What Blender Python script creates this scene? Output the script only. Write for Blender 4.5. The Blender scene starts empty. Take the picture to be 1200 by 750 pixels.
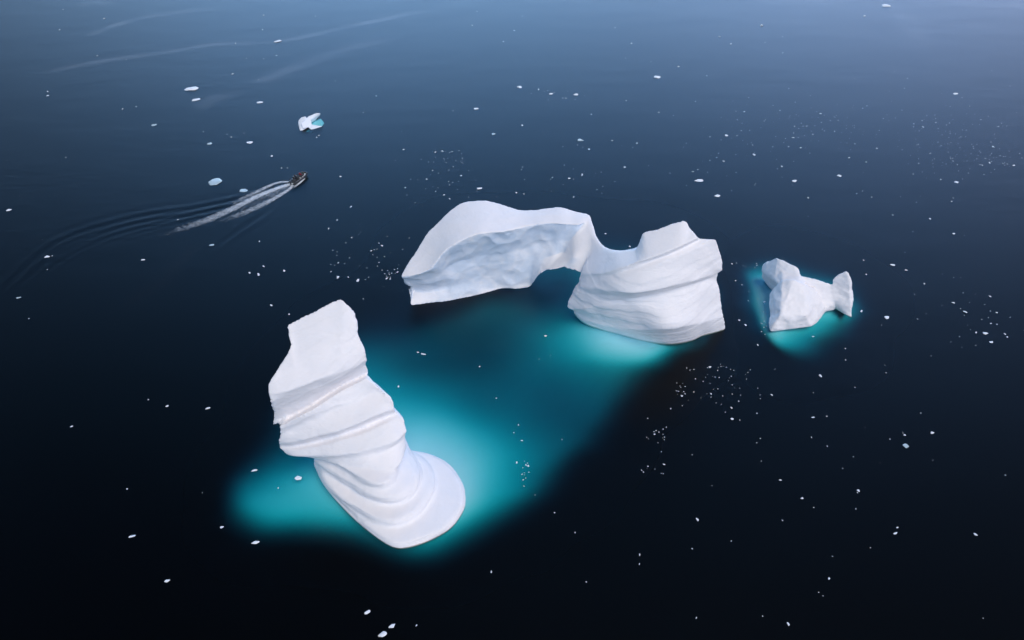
import bpy, bmesh, math, random
import numpy as np
from mathutils import Vector, Matrix, noise as mnoise

R = math.radians
random.seed(11)
rng = np.random.default_rng(11)
scene = bpy.context.scene
col = scene.collection

# ------------------------------------------------------------------ camera
CAM_H, PITCH, FPX = 100.0, R(41.0), 850.0       # height over the sea, tilt, focal length in photo pixels
cd = bpy.data.cameras.new('camera')
cd.sensor_width = 36.0
cd.lens = 36.0 * FPX / 1200.0
cd.clip_start, cd.clip_end = 1.0, 30000.0
cam = bpy.data.objects.new('camera', cd)
cam.location = (0, 0, CAM_H)
cam.rotation_euler = (math.pi / 2 - PITCH, 0, 0)
col.objects.link(cam)
scene.camera = cam

# ------------------------------------------------------------------ light
SUN_EL, SUN_AZ = R(58.0), R(148.0)               # azimuth clockwise from +Y: high, behind the viewer's right shoulder
world = bpy.data.worlds.new('World')
scene.world = world
world.use_nodes = True
wn = world.node_tree
sky = wn.nodes.new('ShaderNodeTexSky')
sky.sky_type = 'NISHITA'
sky.sun_disc = False
sky.sun_elevation = SUN_EL
sky.sun_rotation = SUN_AZ
sky.altitude = 100
sky.air_density, sky.dust_density, sky.ozone_density = 1.0, 1.0, 2.5
# invented sky gradient shapes the light: darkened overhead, brightened low and to the north
def wnode(k, **kw):
    o = wn.nodes.new('ShaderNode' + k)
    for a, b in kw.items(): setattr(o, a, b)
    return o
wtc = wnode('TexCoord'); sep = wnode('SeparateXYZ')
wn.links.new(wtc.outputs['Generated'], sep.inputs[0])
elev = wnode('ValToRGB')
cr = elev.color_ramp
cr.interpolation = 'EASE'
cr.elements[0].position, cr.elements[0].color = 0.0, (1.3, 1.3, 1.3, 1)
cr.elements[1].position, cr.elements[1].color = 0.93, (0.14, 0.15, 0.13, 1)
for p_, v_ in ((0.30, (1.55, 1.64, 1.64)), (0.46, (0.92, 1.60, 1.85)), (0.60, (0.42, 0.84, 1.08)), (0.70, (0.34, 0.50, 0.58)), (0.82, (0.20, 0.28, 0.30))):
    e_ = cr.elements.new(p_); e_.color = (*v_, 1)
wn.links.new(sep.outputs[2], elev.inputs[0])
azr = wnode('MapRange'); azr.interpolation_type = 'SMOOTHSTEP'
for i_, v_ in ((1, 0.62), (2, 1.0), (3, 0.27), (4, 1.14)): azr.inputs[i_].default_value = v_
flat = wnode('VectorMath', operation='MULTIPLY'); flat.inputs[1].default_value = (1, 1, 0)
nrm_ = wnode('VectorMath', operation='NORMALIZE')
wn.links.new(wtc.outputs['Generated'], flat.inputs[0]); wn.links.new(flat.outputs[0], nrm_.inputs[0])
hd = wnode('VectorMath', operation='DOT_PRODUCT'); hd.inputs[1].default_value = (0.105, 0.9945, 0.0)
wn.links.new(nrm_.outputs[0], hd.inputs[0]); wn.links.new(hd.outputs['Value'], azr.inputs[0])
cl = wnode('TexNoise'); cl.inputs['Scale'].default_value = 2.2; cl.inputs['Detail'].default_value = 4.0
wn.links.new(wtc.outputs['Generated'], cl.inputs['Vector'])
clr = wnode('MapRange')
for i_, v_ in ((1, 0.3), (2, 0.7), (3, 0.85), (4, 1.15)): clr.inputs[i_].default_value = v_
wn.links.new(cl.outputs[0], clr.inputs[0])
m1 = wnode('Math', operation='MULTIPLY'); wn.links.new(azr.outputs[0], m1.inputs[0]); wn.links.new(clr.outputs[0], m1.inputs[1])
v1 = wnode('VectorMath', operation='MULTIPLY'); wn.links.new(sky.outputs[0], v1.inputs[0]); wn.links.new(elev.outputs[0], v1.inputs[1])
v2 = wnode('VectorMath', operation='SCALE'); wn.links.new(v1.outputs[0], v2.inputs[0]); wn.links.new(m1.outputs[0], v2.inputs['Scale'])
tint = wnode('ValToRGB')                                  # added sky tint: dimmer to the west, faint violet to the north-east
tr_ = tint.color_ramp
tr_.elements[0].position, tr_.elements[0].color = 0.22, (0.62, 0.64, 0.66, 1)
tr_.elements[1].position, tr_.elements[1].color = 0.80, (1.10, 0.86, 0.86, 1)
e_ = tr_.elements.new(0.5); e_.color = (1, 1, 1, 1)
xr = wnode('MapRange'); xr.inputs[1].default_value = -1.0
wn.links.new(sep.outputs[0], xr.inputs[0]); wn.links.new(xr.outputs[0], tint.inputs[0])
v3 = wnode('VectorMath', operation='MULTIPLY')
wn.links.new(v2.outputs[0], v3.inputs[0]); wn.links.new(tint.outputs[0], v3.inputs[1])
wn.links.new(v3.outputs[0], wn.nodes['Background'].inputs[0])
wn.nodes['Background'].inputs[1].default_value = 0.15
sl = bpy.data.lights.new('sun', 'SUN')
sl.energy, sl.angle, sl.color = 0.54, R(38), (1.0, 0.89, 0.77)
sun = bpy.data.objects.new('sun', sl)
sun.rotation_euler = (math.pi / 2 - SUN_EL, 0, math.pi - SUN_AZ)
sun.location = (0, 0, 300)
col.objects.link(sun)
vs = scene.view_settings
vs.view_transform, vs.look, vs.gamma, vs.use_curve_mapping = 'Standard', 'None', 1.0, False
vs.exposure = 1.86
cy = scene.cycles
cy.use_denoising = True
cy.denoising_input_passes = 'RGB_ALBEDO_NORMAL'
cy.max_bounces, cy.transparent_max_bounces, cy.volume_bounces = 6, 12, 0

# ------------------------------------------------------------------ helpers
_sp, _cp = math.sin(PITCH), math.cos(PITCH)
def P(px, py, h=0.0):
    """point at height h over the sea that the photograph shows at (px, py)"""
    a, b = (px - 600.0) / FPX, (375.0 - py) / FPX
    d = (a, _cp + b * _sp, -_sp + b * _cp)
    t = (h - CAM_H) / d[2]
    return Vector((d[0] * t, d[1] * t, h))
def mpp(py):
    return CAM_H / (_sp - (375.0 - py) / FPX * _cp) / FPX      # metres per pixel on the sea at that row

def tag(o, label=None, cat=None, group=None, kind=None):
    if label: o['label'] = label
    if cat: o['category'] = cat
    if group: o['group'] = group
    if kind: o['kind'] = kind
    return o
def obj(name, me, mat=None, parent=None, loc=None):
    o = bpy.data.objects.new(name, me)
    col.objects.link(o)
    if mat is not None and not me.materials:
        me.materials.append(mat)
    if parent is not None:
        o.parent = parent
        o.location = -Vector(parent.location) if loc is None else loc
    elif loc is not None:
        o.location = loc
    return o
def empty(name, loc, rz=0.0):
    o = bpy.data.objects.new(name, None)
    o.empty_display_size = 0.5
    o.location = loc
    o.rotation_euler = (0, 0, rz)
    col.objects.link(o)
    return o
def mesh(name, verts, faces, smooth=True):
    me = bpy.data.meshes.new(name)
    me.from_pydata([tuple(v) for v in verts], [], [tuple(f) for f in faces])
    if smooth:
        me.polygons.foreach_set('use_smooth', np.ones(len(me.polygons), bool))
    me.update()
    return me
def bm_mesh(name, bm, smooth=True):
    me = bpy.data.meshes.new(name)
    bm.to_mesh(me); bm.free()
    if smooth:
        me.polygons.foreach_set('use_smooth', np.ones(len(me.polygons), bool))
    return me

def catmull(pts, n):
    p = np.array([tuple(q) for q in pts], float)
    if len(p) == 2:
        t = np.linspace(0, 1, n)[:, None]
        return p[0] * (1 - t) + p[1] * t
    e = np.vstack([2 * p[0] - p[1], p, 2 * p[-1] - p[-2]])
    out = []
    for i in range(len(p) - 1):
        a, b, c, d = e[i:i + 4]
        for t in np.linspace(0, 1, 14, endpoint=False):
            out.append(0.5 * (2 * b + (c - a) * t + (2 * a - 5 * b + 4 * c - d) * t * t + (3 * b - a - 3 * c + d) * t ** 3))
    out.append(p[-1])
    q = np.array(out)
    s = np.r_[0, np.cumsum(np.linalg.norm(np.diff(q, axis=0), axis=1))]
    u = np.linspace(0, s[-1], n)
    return np.stack([np.interp(u, s, q[:, k]) for k in range(3)], 1)

NF = 64
def ring(front, back=None, D=8.0, dx=0.0):
    """closed contour: front edge left to right, back edge right to left (given, or a bulge of depth D)"""
    F = catmull(front, NF)
    if back is None:
        l, r = np.array(front[0]), np.array(front[-1])
        b = []
        for t in np.linspace(0, 1, 9)[1:-1]:
            q = r + (l - r) * t
            s = math.sin(math.pi * t) ** 0.9
            b.append(q + np.array([dx * s, 0.75 * D * s, 0]))
    else:
        b = list(back)
    B = catmull([front[-1]] + b + [front[0]], NF)
    return F, B
def loft(rings, steps=5, caprows=10):
    """solid through a stack of contours, closed with ruled caps"""
    V, faces = [], []
    loops = []
    for i in range(len(rings)):
        F, B = rings[i]
        loops.append(np.vstack([F, B[1:-1]]))
    full = []
    for i in range(len(loops) - 1):
        for k in range(steps):
            t = k / steps
            full.append(loops[i] * (1 - t) + loops[i + 1] * t)
    full.append(loops[-1])
    m = len(full[0])
    for L in full: V.extend(L)
    for i in range(len(full) - 1):
        for j in range(m):
            a, b = i * m + j, i * m + (j + 1) % m
            faces.append((a, b, b + m, a + m))
    for (F, B), flip in ((rings[0], True), (rings[-1], False)):
        base = len(V)
        Br = B[::-1]
        for r in range(caprows + 1):
            t = r / caprows
            V.extend(F * (1 - t) + Br * t)
        for r in range(caprows):
            for j in range(NF - 1):
                a = base + r * NF + j
                f = (a, a + 1, a + NF + 1, a + NF)
                faces.append(f[::-1] if flip else f)
    return V, faces
def hull(points):
    bm = bmesh.new()
    for p in points: bm.verts.new(p)
    r = bmesh.ops.convex_hull(bm, input=bm.verts)
    bmesh.ops.delete(bm, geom=[v for v in bm.verts if not v.link_faces], context='VERTS')
    bm.verts.ensure_lookup_table(); bm.verts.index_update()
    V = [v.co.copy() for v in bm.verts]
    F = [[v.index for v in f.verts] for f in bm.faces]
    bm.free()
    return V, F
def remesh(solids, voxel, smooth_it, name):
    """weld overlapping solids into one even skin"""
    bm = bmesh.new()
    for V, F in solids:
        vs_ = [bm.verts.new(tuple(v)) for v in V]
        for f in F:
            try: bm.faces.new([vs_[i] for i in f])
            except ValueError: pass
    bmesh.ops.remove_doubles(bm, verts=bm.verts, dist=1e-4)
    bmesh.ops.recalc_face_normals(bm, faces=bm.faces)
    me = bpy.data.meshes.new('work'); bm.to_mesh(me); bm.free()
    o = bpy.data.objects.new('work', me); col.objects.link(o)
    md = o.modifiers.new('remesh', 'REMESH')
    md.mode, md.voxel_size, md.adaptivity = 'VOXEL', voxel, 0.0
    dg = bpy.context.evaluated_depsgraph_get()
    out = bpy.data.meshes.new_from_object(o.evaluated_get(dg))
    bpy.data.objects.remove(o); bpy.data.meshes.remove(me)
    out.name = name
    co = get_co(out)
    co = laplace(out, co, smooth_it)
    set_co(out, co)
    out.polygons.foreach_set('use_smooth', np.ones(len(out.polygons), bool))
    return out
def get_co(me):
    a = np.empty(len(me.vertices) * 3); me.vertices.foreach_get('co', a); return a.reshape(-1, 3)
def set_co(me, co):
    me.vertices.foreach_set('co', np.ascontiguousarray(co).ravel()); me.update()
def get_no(me):
    a = np.empty(len(me.vertices) * 3); me.vertices.foreach_get('normal', a); return a.reshape(-1, 3)
def laplace(me, co, it, lam=0.55, w=None):
    ed = np.empty(len(me.edges) * 2, int); me.edges.foreach_get('vertices', ed); ed = ed.reshape(-1, 2)
    deg = np.bincount(ed.ravel(), minlength=len(co)).clip(1)[:, None]
    for _ in range(it):
        acc = np.zeros_like(co)
        for k in range(3):
            acc[:, k] = np.bincount(ed[:, 0], co[ed[:, 1], k], len(co)) + np.bincount(ed[:, 1], co[ed[:, 0], k], len(co))
        d = (acc / deg - co) * lam
        co = co + (d if w is None else d * w[:, None])
    return co
def fbm(co, freq, octv=3, seed=0.0, stretch=(1, 1, 1)):
    s = np.array(stretch) * freq
    return np.array([mnoise.fractal(Vector((p[0] * s[0] + seed, p[1] * s[1] - seed, p[2] * s[2] + 2 * seed)), 0.6, 2.1, octv)
                     for p in co])
def ridges(u, seed, n=400, lo=-20.0, hi=60.0, power=1.0, sigma=0.5):
    """1-D band profile of melt strata along layer coordinate u"""
    r = np.random.default_rng(seed)
    k = r.normal(0, 1, n)
    g = np.exp(-0.5 * (np.arange(-12, 13) * (hi - lo) / n / sigma) ** 2); g /= g.sum()
    k = np.convolve(k, g, 'same'); k /= k.std()
    return np.interp(u, np.linspace(lo, hi, n), k)
def sstep(a, b, x):
    t = np.clip((x - a) / (b - a), 0, 1); return t * t * (3 - 2 * t)
def add_attr(me, name, vals):
    at = me.attributes.new(name, 'FLOAT', 'POINT')
    at.data.foreach_set('value', np.asarray(vals, np.float32))

# ------------------------------------------------------------------ materials
class NT:
    def __init__(s, name):
        s.m = bpy.data.materials.new(name); s.m.use_nodes = True
        s.t = s.m.node_tree; s.t.nodes.clear()
        s.out = s.t.nodes.new('ShaderNodeOutputMaterial')
    def n(s, kind, **kw):
        o = s.t.nodes.new('ShaderNode' + kind)
        for k, v in kw.items():
            if k.startswith('_'): setattr(o, k[1:], v)
            else: o.inputs[k.replace('__', ' ')].default_value = v
        return o
    def l(s, a, b): s.t.links.new(a, b)

def ice_material(name, snow, bare, rough=0.6, bump=0.25, attr=None):
    t = NT(name)
    p = t.n('BsdfPrincipled', Roughness=rough)
    p.inputs['Specular IOR Level'].default_value = 0.25
    tc = t.n('TexCoord')
    n1 = t.n('TexNoise', Scale=0.35, Detail=5.0, Roughness=0.6)
    n2 = t.n('TexNoise', Scale=2.2, Detail=6.0, Roughness=0.65)
    mp = t.n('Mapping'); mp.inputs['Scale'].default_value = (0.5, 0.5, 2.6); mp.inputs['Rotation'].default_value = (0.1, 0.28, 0)
    t.l(tc.outputs['Object'], mp.inputs['Vector'])
    t.l(tc.outputs['Object'], n1.inputs['Vector']); t.l(mp.outputs[0], n2.inputs['Vector'])
    mix = t.n('Mix', _data_type='RGBA')
    mix.inputs[6].default_value = (*snow, 1); mix.inputs[7].default_value = (*bare, 1)
    mr = t.n('MapRange'); mr.inputs[1].default_value = 0.42; mr.inputs[2].default_value = 0.75; mr.inputs[4].default_value = 0.18
    t.l(n1.outputs[0], mr.inputs[0])
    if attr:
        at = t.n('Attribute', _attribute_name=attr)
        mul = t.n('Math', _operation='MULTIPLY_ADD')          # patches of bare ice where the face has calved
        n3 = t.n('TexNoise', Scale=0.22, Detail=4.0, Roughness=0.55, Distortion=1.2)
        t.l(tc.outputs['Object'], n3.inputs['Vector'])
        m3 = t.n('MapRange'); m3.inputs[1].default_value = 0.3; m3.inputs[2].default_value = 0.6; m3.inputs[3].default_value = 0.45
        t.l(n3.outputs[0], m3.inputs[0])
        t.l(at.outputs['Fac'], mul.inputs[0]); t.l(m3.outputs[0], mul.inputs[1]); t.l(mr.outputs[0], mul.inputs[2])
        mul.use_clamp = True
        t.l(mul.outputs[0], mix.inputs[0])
    else:
        t.l(mr.outputs[0], mix.inputs[0])
    t.l(mix.outputs[2], p.inputs['Base Color'])
    b = t.n('Bump', Strength=bump, Distance=0.35)
    t.l(n2.outputs[0], b.inputs['Height']); t.l(b.outputs[0], p.inputs['Normal'])
    t.l(p.outputs[0], t.out.inputs['Surface'])
    return t.m
def plain(name, c, rough=0.6, metal=0.0, var=0.12, scale=6.0):
    t = NT(name)
    p = t.n('BsdfPrincipled', Roughness=rough, Metallic=metal)
    tc = t.n('TexCoord'); n = t.n('TexNoise', Scale=scale, Detail=4.0)
    t.l(tc.outputs['Object'], n.inputs['Vector'])
    mx = t.n('Mix', _data_type='RGBA')
    mx.inputs[6].default_value = (*[q * (1 - var) for q in c], 1)
    mx.inputs[7].default_value = (*[min(1, q * (1 + var)) for q in c], 1)
    t.l(n.outputs[0], mx.inputs[0]); t.l(mx.outputs[2], p.inputs['Base Color'])
    t.l(p.outputs[0], t.out.inputs['Surface'])
    return t.m

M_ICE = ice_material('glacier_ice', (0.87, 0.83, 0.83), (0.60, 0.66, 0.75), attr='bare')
M_SUB = ice_material('submerged_ice', (0.64, 0.82, 0.97), (0.54, 0.75, 0.93), bump=0.1)
M_FLOE = ice_material('floe_ice', (0.84, 0.86, 0.90), (0.66, 0.76, 0.85), bump=0.3)
M_FLOE_BLUE = ice_material('clear_floe_ice', (0.46, 0.56, 0.60), (0.14, 0.32, 0.38), rough=0.3, bump=0.3)

def water_material():
    t = NT('sea_water')
    tc = t.n('TexCoord')
    def nz(sc, rot, scale, det, rough=0.55):
        mp = t.n('Mapping'); mp.inputs['Scale'].default_value = sc; mp.inputs['Rotation'].default_value = (0, 0, rot)
        n = t.n('TexNoise', Scale=scale, Detail=det, Roughness=rough)
        t.l(tc.outputs['Object'], mp.inputs['Vector']); t.l(mp.outputs[0], n.inputs['Vector'])
        return n
    fine = nz((0.45, 1.2, 1), 0.06, 0.55, 4.0)
    mid = nz((0.5, 1.0, 1), -0.25, 0.09, 3.0)
    patch = nz((0.35, 1.0, 1), 0.2, 0.016, 3.0)
    at = t.n('Attribute', _attribute_name='slick')
    pr = t.n('MapRange'); pr.inputs[1].default_value = 0.35; pr.inputs[2].default_value = 0.65; pr.inputs[3].default_value = 0.35; pr.inputs[4].default_value = 1.0
    t.l(patch.outputs[0], pr.inputs[0])
    inv = t.n('Math', _operation='SUBTRACT'); inv.inputs[0].default_value = 1.0
    t.l(at.outputs['Fac'], inv.inputs[1])
    st = t.n('Math', _operation='MULTIPLY'); t.l(pr.outputs[0], st.inputs[0]); t.l(inv.outputs[0], st.inputs[1])
    b1 = t.n('Bump', Strength=0.5, Distance=0.06)
    b2 = t.n('Bump', Strength=0.3, Distance=0.25)
    t.l(fine.outputs[0], b1.inputs['Height']); t.l(st.outputs[0], b1.inputs['Strength'])
    t.l(mid.outputs[0], b2.inputs['Height']); t.l(b1.outputs[0], b2.inputs['Normal'])
    fr = t.n('Fresnel', IOR=1.25); t.l(b2.outputs[0], fr.inputs['Normal'])
    gl = t.n('BsdfGlossy', Roughness=0.34); gl.inputs['Color'].default_value = (0.97, 0.98, 1, 1)
    t.l(b2.outputs[0], gl.inputs['Normal'])
    tr = t.n('BsdfTransparent')
    film = t.n('BsdfDiffuse', Color=(0.62, 0.66, 0.72, 1))     # thin film of melt foam and crushed ice along drift lines
    mf = t.n('MixShader')
    fs = t.n('Math', _operation='MULTIPLY'); fs.inputs[1].default_value = 0.12
    t.l(at.outputs['Fac'], fs.inputs[0]); t.l(fs.outputs[0], mf.inputs[0])
    t.l(tr.outputs[0], mf.inputs[1]); t.l(film.outputs[0], mf.inputs[2])
    mx = t.n('MixShader')
    t.l(fr.outputs[0], mx.inputs[0]); t.l(mf.outputs[0], mx.inputs[1]); t.l(gl.outputs[0], mx.inputs[2])
    t.l(mx.outputs[0], t.out.inputs['Surface'])
    va = t.n('VolumeAbsorption', Color=(0.0, 0.857, 0.882, 1), Density=0.7)
    t.l(va.outputs[0], t.out.inputs['Volume'])
    return t.m
M_WATER = water_material()

# ------------------------------------------------------------------ sea
def polydist(X, Y, pts):
    """distance, signed side and run-length fraction to a polyline on the sea"""
    best = np.full(X.shape, 1e9); sgn = np.zeros(X.shape); run = np.zeros(X.shape)
    L = [0]
    for a, b in zip(pts[:-1], pts[1:]): L.append(L[-1] + (b - a).length)
    for i in range(len(pts) - 1):
        a, b = pts[i], pts[i + 1]
        dx, dy = b.x - a.x, b.y - a.y
        ll = dx * dx + dy * dy
        t = np.clip(((X - a.x) * dx + (Y - a.y) * dy) / ll, 0, 1)
        qx, qy = X - (a.x + t * dx), Y - (a.y + t * dy)
        d = np.hypot(qx, qy); m = d < best
        best = np.where(m, d, best)
        sgn = np.where(m, np.sign(dx * qy - dy * qx), sgn)
        run = np.where(m, (L[i] + t * math.sqrt(ll)) / L[-1], run)
    return best, sgn * best, run
def smoothline(pxs, n=30):
    return [Vector(p) for p in catmull([P(x, y) for x, y in pxs], n)]

def sea():
    def axis(spans):
        out = []
        for a, b, s in spans: out += list(np.arange(a, b, s))
        return np.array(out + [spans[-1][1]])
    xs = axis([(-6000, -2000, 1000), (-2000, -400, 200), (-400, -250, 25), (-250, -200, 2.0), (-200, -30, 0.55), (-30, 250, 2.5), (250, 400, 25), (400, 2000, 200), (2000, 6000, 1000)])
    ys = axis([(-3000, -1000, 1000), (-1000, -100, 100), (-100, 20, 20), (20, 120, 3.0), (120, 235, 0.55), (235, 360, 1.6), (360, 500, 20), (500, 2000, 200), (2000, 9000, 1000)])
    X, Y = np.meshgrid(xs, ys)
    Z = np.zeros_like(X)
    for pxs, amp, lam, wid, off in (
            ([(335, 219), (285, 229), (220, 241), (150, 252), (80, 274), (40, 298), (0, 335), (-30, 370)], 0.045, 3.6, 4.5, 2.0),
            ([(300, 232), (255, 243), (200, 255), (140, 271), (85, 295), (40, 325), (5, 355)], 0.03, 2.6, 5.5, 0.0),
            ([(340, 226), (325, 244), (300, 262), (270, 284), (245, 297)], 0.05, 3.2, 3.0, -1.0)):
        d, s, r = polydist(X, Y, smoothline(pxs))
        env = np.exp(-((s - off) / wid) ** 2) * sstep(0, 0.12, r) * (1 - 0.4 * r)
        Z += amp * env * np.cos(2 * math.pi * s / lam * (1 + 0.02 * s) + 0.5 * np.sin(r * 11)) * (0.75 + 0.25 * np.sin(X * 0.11 + 1.3) * np.sin(Y * 0.23 + s * 0.4))
    slick = np.zeros_like(X)
    for k, (pxs, wid, st) in enumerate((
            ([(100, 44), (130, 31), (170, 20), (215, 14), (262, 10)], 2.0, 0.8),
            ([(20, 92), (65, 82), (130, 70), (190, 62), (250, 52), (330, 48), (400, 33), (500, 12), (560, 2)], 1.8, 0.8),
            ([(280, 108), (330, 85), (400, 60), (470, 42)], 3.2, 0.7),
            ([(250, 128), (240, 120), (300, 100)], 3.0, 0.35),
            ([(1020, 8), (1060, 18), (1075, 40), (1090, 55)], 4.5, 0.4),
            ([(1080, -4), (1140, 4), (1200, 6), (1230, 8)], 5.0, 0.6),
            ([(880, -3), (960, 1), (1010, 3)], 4.0, 0.5),
            ([(90, 8), (110, 2), (135, 6)], 3.0, 0.4),
            ([(140, 360), (190, 330), (215, 300), (245, 280)], 1.5, 0.04))):
        d, s, r = polydist(X, Y, smoothline(pxs))
        f = np.exp(-(d / wid) ** 2) * sstep(0, 0.15, r) * (1 - sstep(0.75, 1, r))
        slick = np.maximum(slick, st * f)
    nz = np.array([mnoise.fractal(Vector((a * 0.05, b * 0.13, 3.0)), 0.6, 2.0, 3) if s > 0.02 else 0.0
                   for a, b, s in zip(X.ravel(), Y.ravel(), slick.ravel())]).reshape(X.shape)
    slick = np.clip(slick * (0.75 + 0.9 * nz), 0, 1)
    ny, nx = X.shape
    V = np.stack([X.ravel(), Y.ravel(), Z.ravel()], 1)
    idx = np.arange(nx * ny).reshape(ny, nx)
    q = np.stack([idx[:-1, :-1], idx[:-1, 1:], idx[1:, 1:], idx[1:, :-1]], -1).reshape(-1, 4)
    faces = q.tolist()
    # sides and bottom close the body of water
    rim = list(idx[0, :]) + list(idx[1:, -1]) + list(idx[-1, -2::-1]) + list(idx[-2:0:-1, 0])
    n0 = len(V)
    low = V[rim].copy(); low[:, 2] = -72.0
    V = np.vstack([V, low])
    m = len(rim)
    for i in range(m):
        j = (i + 1) % m
        faces.append((rim[j], rim[i], n0 + i, n0 + j))
    faces.append(tuple(n0 + i for i in range(m))[::-1])
    me = mesh('sea', V, faces)
    add_attr(me, 'slick', np.r_[slick.ravel(), np.zeros(m)])
    tag(obj('water', me, M_WATER), kind='structure')
    me = mesh('sea_floor', [(-5900, -2900, -59), (5900, -2900, -59), (5900, 8900, -59), (-5900, 8900, -59)], [(0, 1, 2, 3)])
    tag(obj('sea_floor', me, plain('sea_floor_silt', (0.25, 0.26, 0.27), 0.9, var=0.02, scale=0.02)), kind='structure')
sea()

# ------------------------------------------------------------------ the big iceberg
def c1(p, h): return P(300 + p[0] / 2.342, 340 + p[1] / 2.342, h)     # measured on an enlarged view of the tower
def c2(p, h): return P(460 + p[0] / 5.0, 220 + p[1] / 5.0, h)         # ... of the arch
def c3(p, h): return P(640 + p[0] / 4.168, 240 + p[1] / 4.168, h)     # ... of the right-hand block
def c4(p, h): return P(850 + p[0] / 5.0, 290 + p[1] / 5.0, h)         # ... of the small iceberg

def pts(c, *a): return [c((x, y), h) for x, y, h in a]
def lower(pp, dz, shrink=0.0):
    c = sum(pp, Vector()) / len(pp)
    return [Vector((p.x + (c.x - p.x) * shrink, p.y + (c.y - p.y) * shrink, p.z + dz)) for p in pp]

# --- tower with its rounded tongue (contours from the sea up)
W = pts(c1, (158, 480, 0), (185, 535, 0), (240, 600, 0), (300, 655, 0), (362, 699, 0), (400, 708, 0), (450, 697, 0), (500, 675, 0), (540, 648, 0),
        (570, 605, 0), (576, 575, 0), (570, 535, 0), (545, 492, 0), (515, 466, 0), (470, 447, 0), (425, 440, 0))
def terr(a, k, h0, h1):
    """terrace edge measured on the photo, drawn in towards the neck by k and raised from h0 (left) to h1"""
    n = len(a) - 1
    return [c1((x + (285 - x) * k, y + (452 - y) * k), h0 + (h1 - h0) * math.sin(math.pi * (0.15 + 0.7 * i / n))) for i, (x, y) in enumerate(a)]
E0 = [(160, 480), (188, 530), (242, 592), (303, 645), (364, 685), (402, 693), (450, 681), (497, 660), (532, 633), (558, 598), (563, 572), (557, 535), (534, 494), (506, 468), (466, 449), (424, 440)]
E2 = [(160, 474), (195, 540), (250, 592), (305, 628), (350, 645), (395, 646), (440, 624), (475, 588), (494, 545), (492, 503), (470, 468), (442, 448), (419, 437)]
E1 = [(158, 468), (205, 508), (250, 536), (295, 566), (340, 585), (385, 588), (424, 570), (446, 540), (455, 503), (443, 470), (417, 432)]
W1, W2_ = terr(E0, 0.0, 0.5, 0.9), terr(E2, -0.03, 0.9, 1.3)
T2, T2b, T2c = terr(E2, 0.0, 1.0, 1.45), terr(E2, 0.035, 1.75, 2.2), terr(E2, 0.09, 2.15, 2.7)
T1, T1b, T1c = terr(E1, 0.0, 2.5, 2.95), terr(E1, 0.05, 3.5, 4.05), terr(E1, 0.14, 4.1, 4.9)
T0, T0b = terr(E1, 0.32, 4.7, 5.5), terr(E1, 0.42, 5.6, 6.8)
N0 = pts(c1, (157, 462, 5.4), (210, 474, 6.8), (260, 482, 7.4), (310, 490, 7.7), (350, 496, 7.6), (385, 488, 7.6), (405, 462, 7.6), (412, 430, 7.4))
L4 = pts(c1, (150, 461, 5.8), (190, 463, 7.4), (250, 461, 8.4), (300, 456, 8.9), (350, 440, 9.2), (385, 425, 9.3), (408, 400, 9.2))
L4b = pts(c1, (84, 452, 5.5), (120, 457, 6.6), (190, 455, 7.9), (250, 449, 8.8), (300, 441, 9.4), (345, 428, 9.9), (385, 412, 10.2), (413, 388, 10.2))
L3 = pts(c1, (64, 436, 6.4), (110, 438, 7.7), (180, 427, 9.4), (240, 410, 10.7), (300, 391, 11.7), (350, 368, 12.4), (385, 353, 12.4), (406, 354, 12.2))
L3b = pts(c1, (62, 428, 6.9), (110, 428, 7.9), (180, 413, 9.6), (240, 395, 10.9), (300, 375, 11.9), (345, 354, 12.6), (370, 342, 12.9), (384, 338, 12.9))
L3c = pts(c1, (62, 420, 7.9), (110, 416, 9.3), (180, 399, 11.2), (240, 380, 12.5), (300, 358, 13.5), (345, 338, 14.0), (368, 330, 13.9), (381, 330, 13.6))
L2a = pts(c1, (64, 400, 9.6), (120, 372, 11.6), (180, 345, 13.3), (250, 312, 14.8), (310, 288, 15.6), (350, 282, 15.8), (378, 306, 15.2))
L2 = pts(c1, (66, 376, 11.8), (110, 352, 13.2), (160, 325, 14.6), (230, 280, 16.3), (280, 254, 17.2), (302, 243, 17.6), (312, 246, 17.4))
L1b = pts(c1, (43, 372, 10.6), (90, 350, 12.2), (150, 319, 14.0), (220, 271, 15.9), (270, 246, 16.9), (300, 234, 17.4), (312, 228, 17.8))
L1c = pts(c1, (48, 333, 14.4), (90, 314, 15.7), (150, 287, 17.0), (210, 258, 18.2), (260, 234, 18.8), (305, 208, 19.4))
L1 = pts(c1, (39, 306, 17.6), (80, 291, 18.2), (130, 270, 18.9), (180, 249, 19.6), (215, 237, 20.0), (262, 214, 20.6), (304, 188, 21.2))
L1t = pts(c1, (32, 285, 19.0), (80, 279, 19.4), (130, 260, 20.0), (180, 240, 20.6), (222, 222, 21.0), (262, 180, 22.4), (300, 168, 22.5))
top_back = pts(c1, (288, 130, 24.2), (279, 105, 25.2), (270, 62, 27.2), (242, 28, 28.9), (220, 26, 28.9), (160, 57, 27.6), (100, 84, 26.4), (82, 96, 26.0), (88, 125, 25.0), (95, 148, 24.2), (70, 195, 22.4), (48, 230, 21.2), (31, 258, 20.0))
def push(pp, d):
    """move a contour along the drone's line of sight: deeper undercut (d > 0) or further proud (d < 0)"""
    return [p + (p - Vector((0, 0, CAM_H))).normalized() * d * min(1.0, 0.25 + 1.5 * math.sin(math.pi * (i + 0.5) / len(pp))) for i, p in enumerate(pp)]
L1c, L1b, L2 = push(L1c, 0.5), push(L1b, 0.9), push(L2, -0.5)
L3b, L3, L4b, L4, N0 = push(L3b, 0.8), push(L3, 0.2), push(L4b, -0.5), push(L4, 0.5), push(N0, 0.7)
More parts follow.
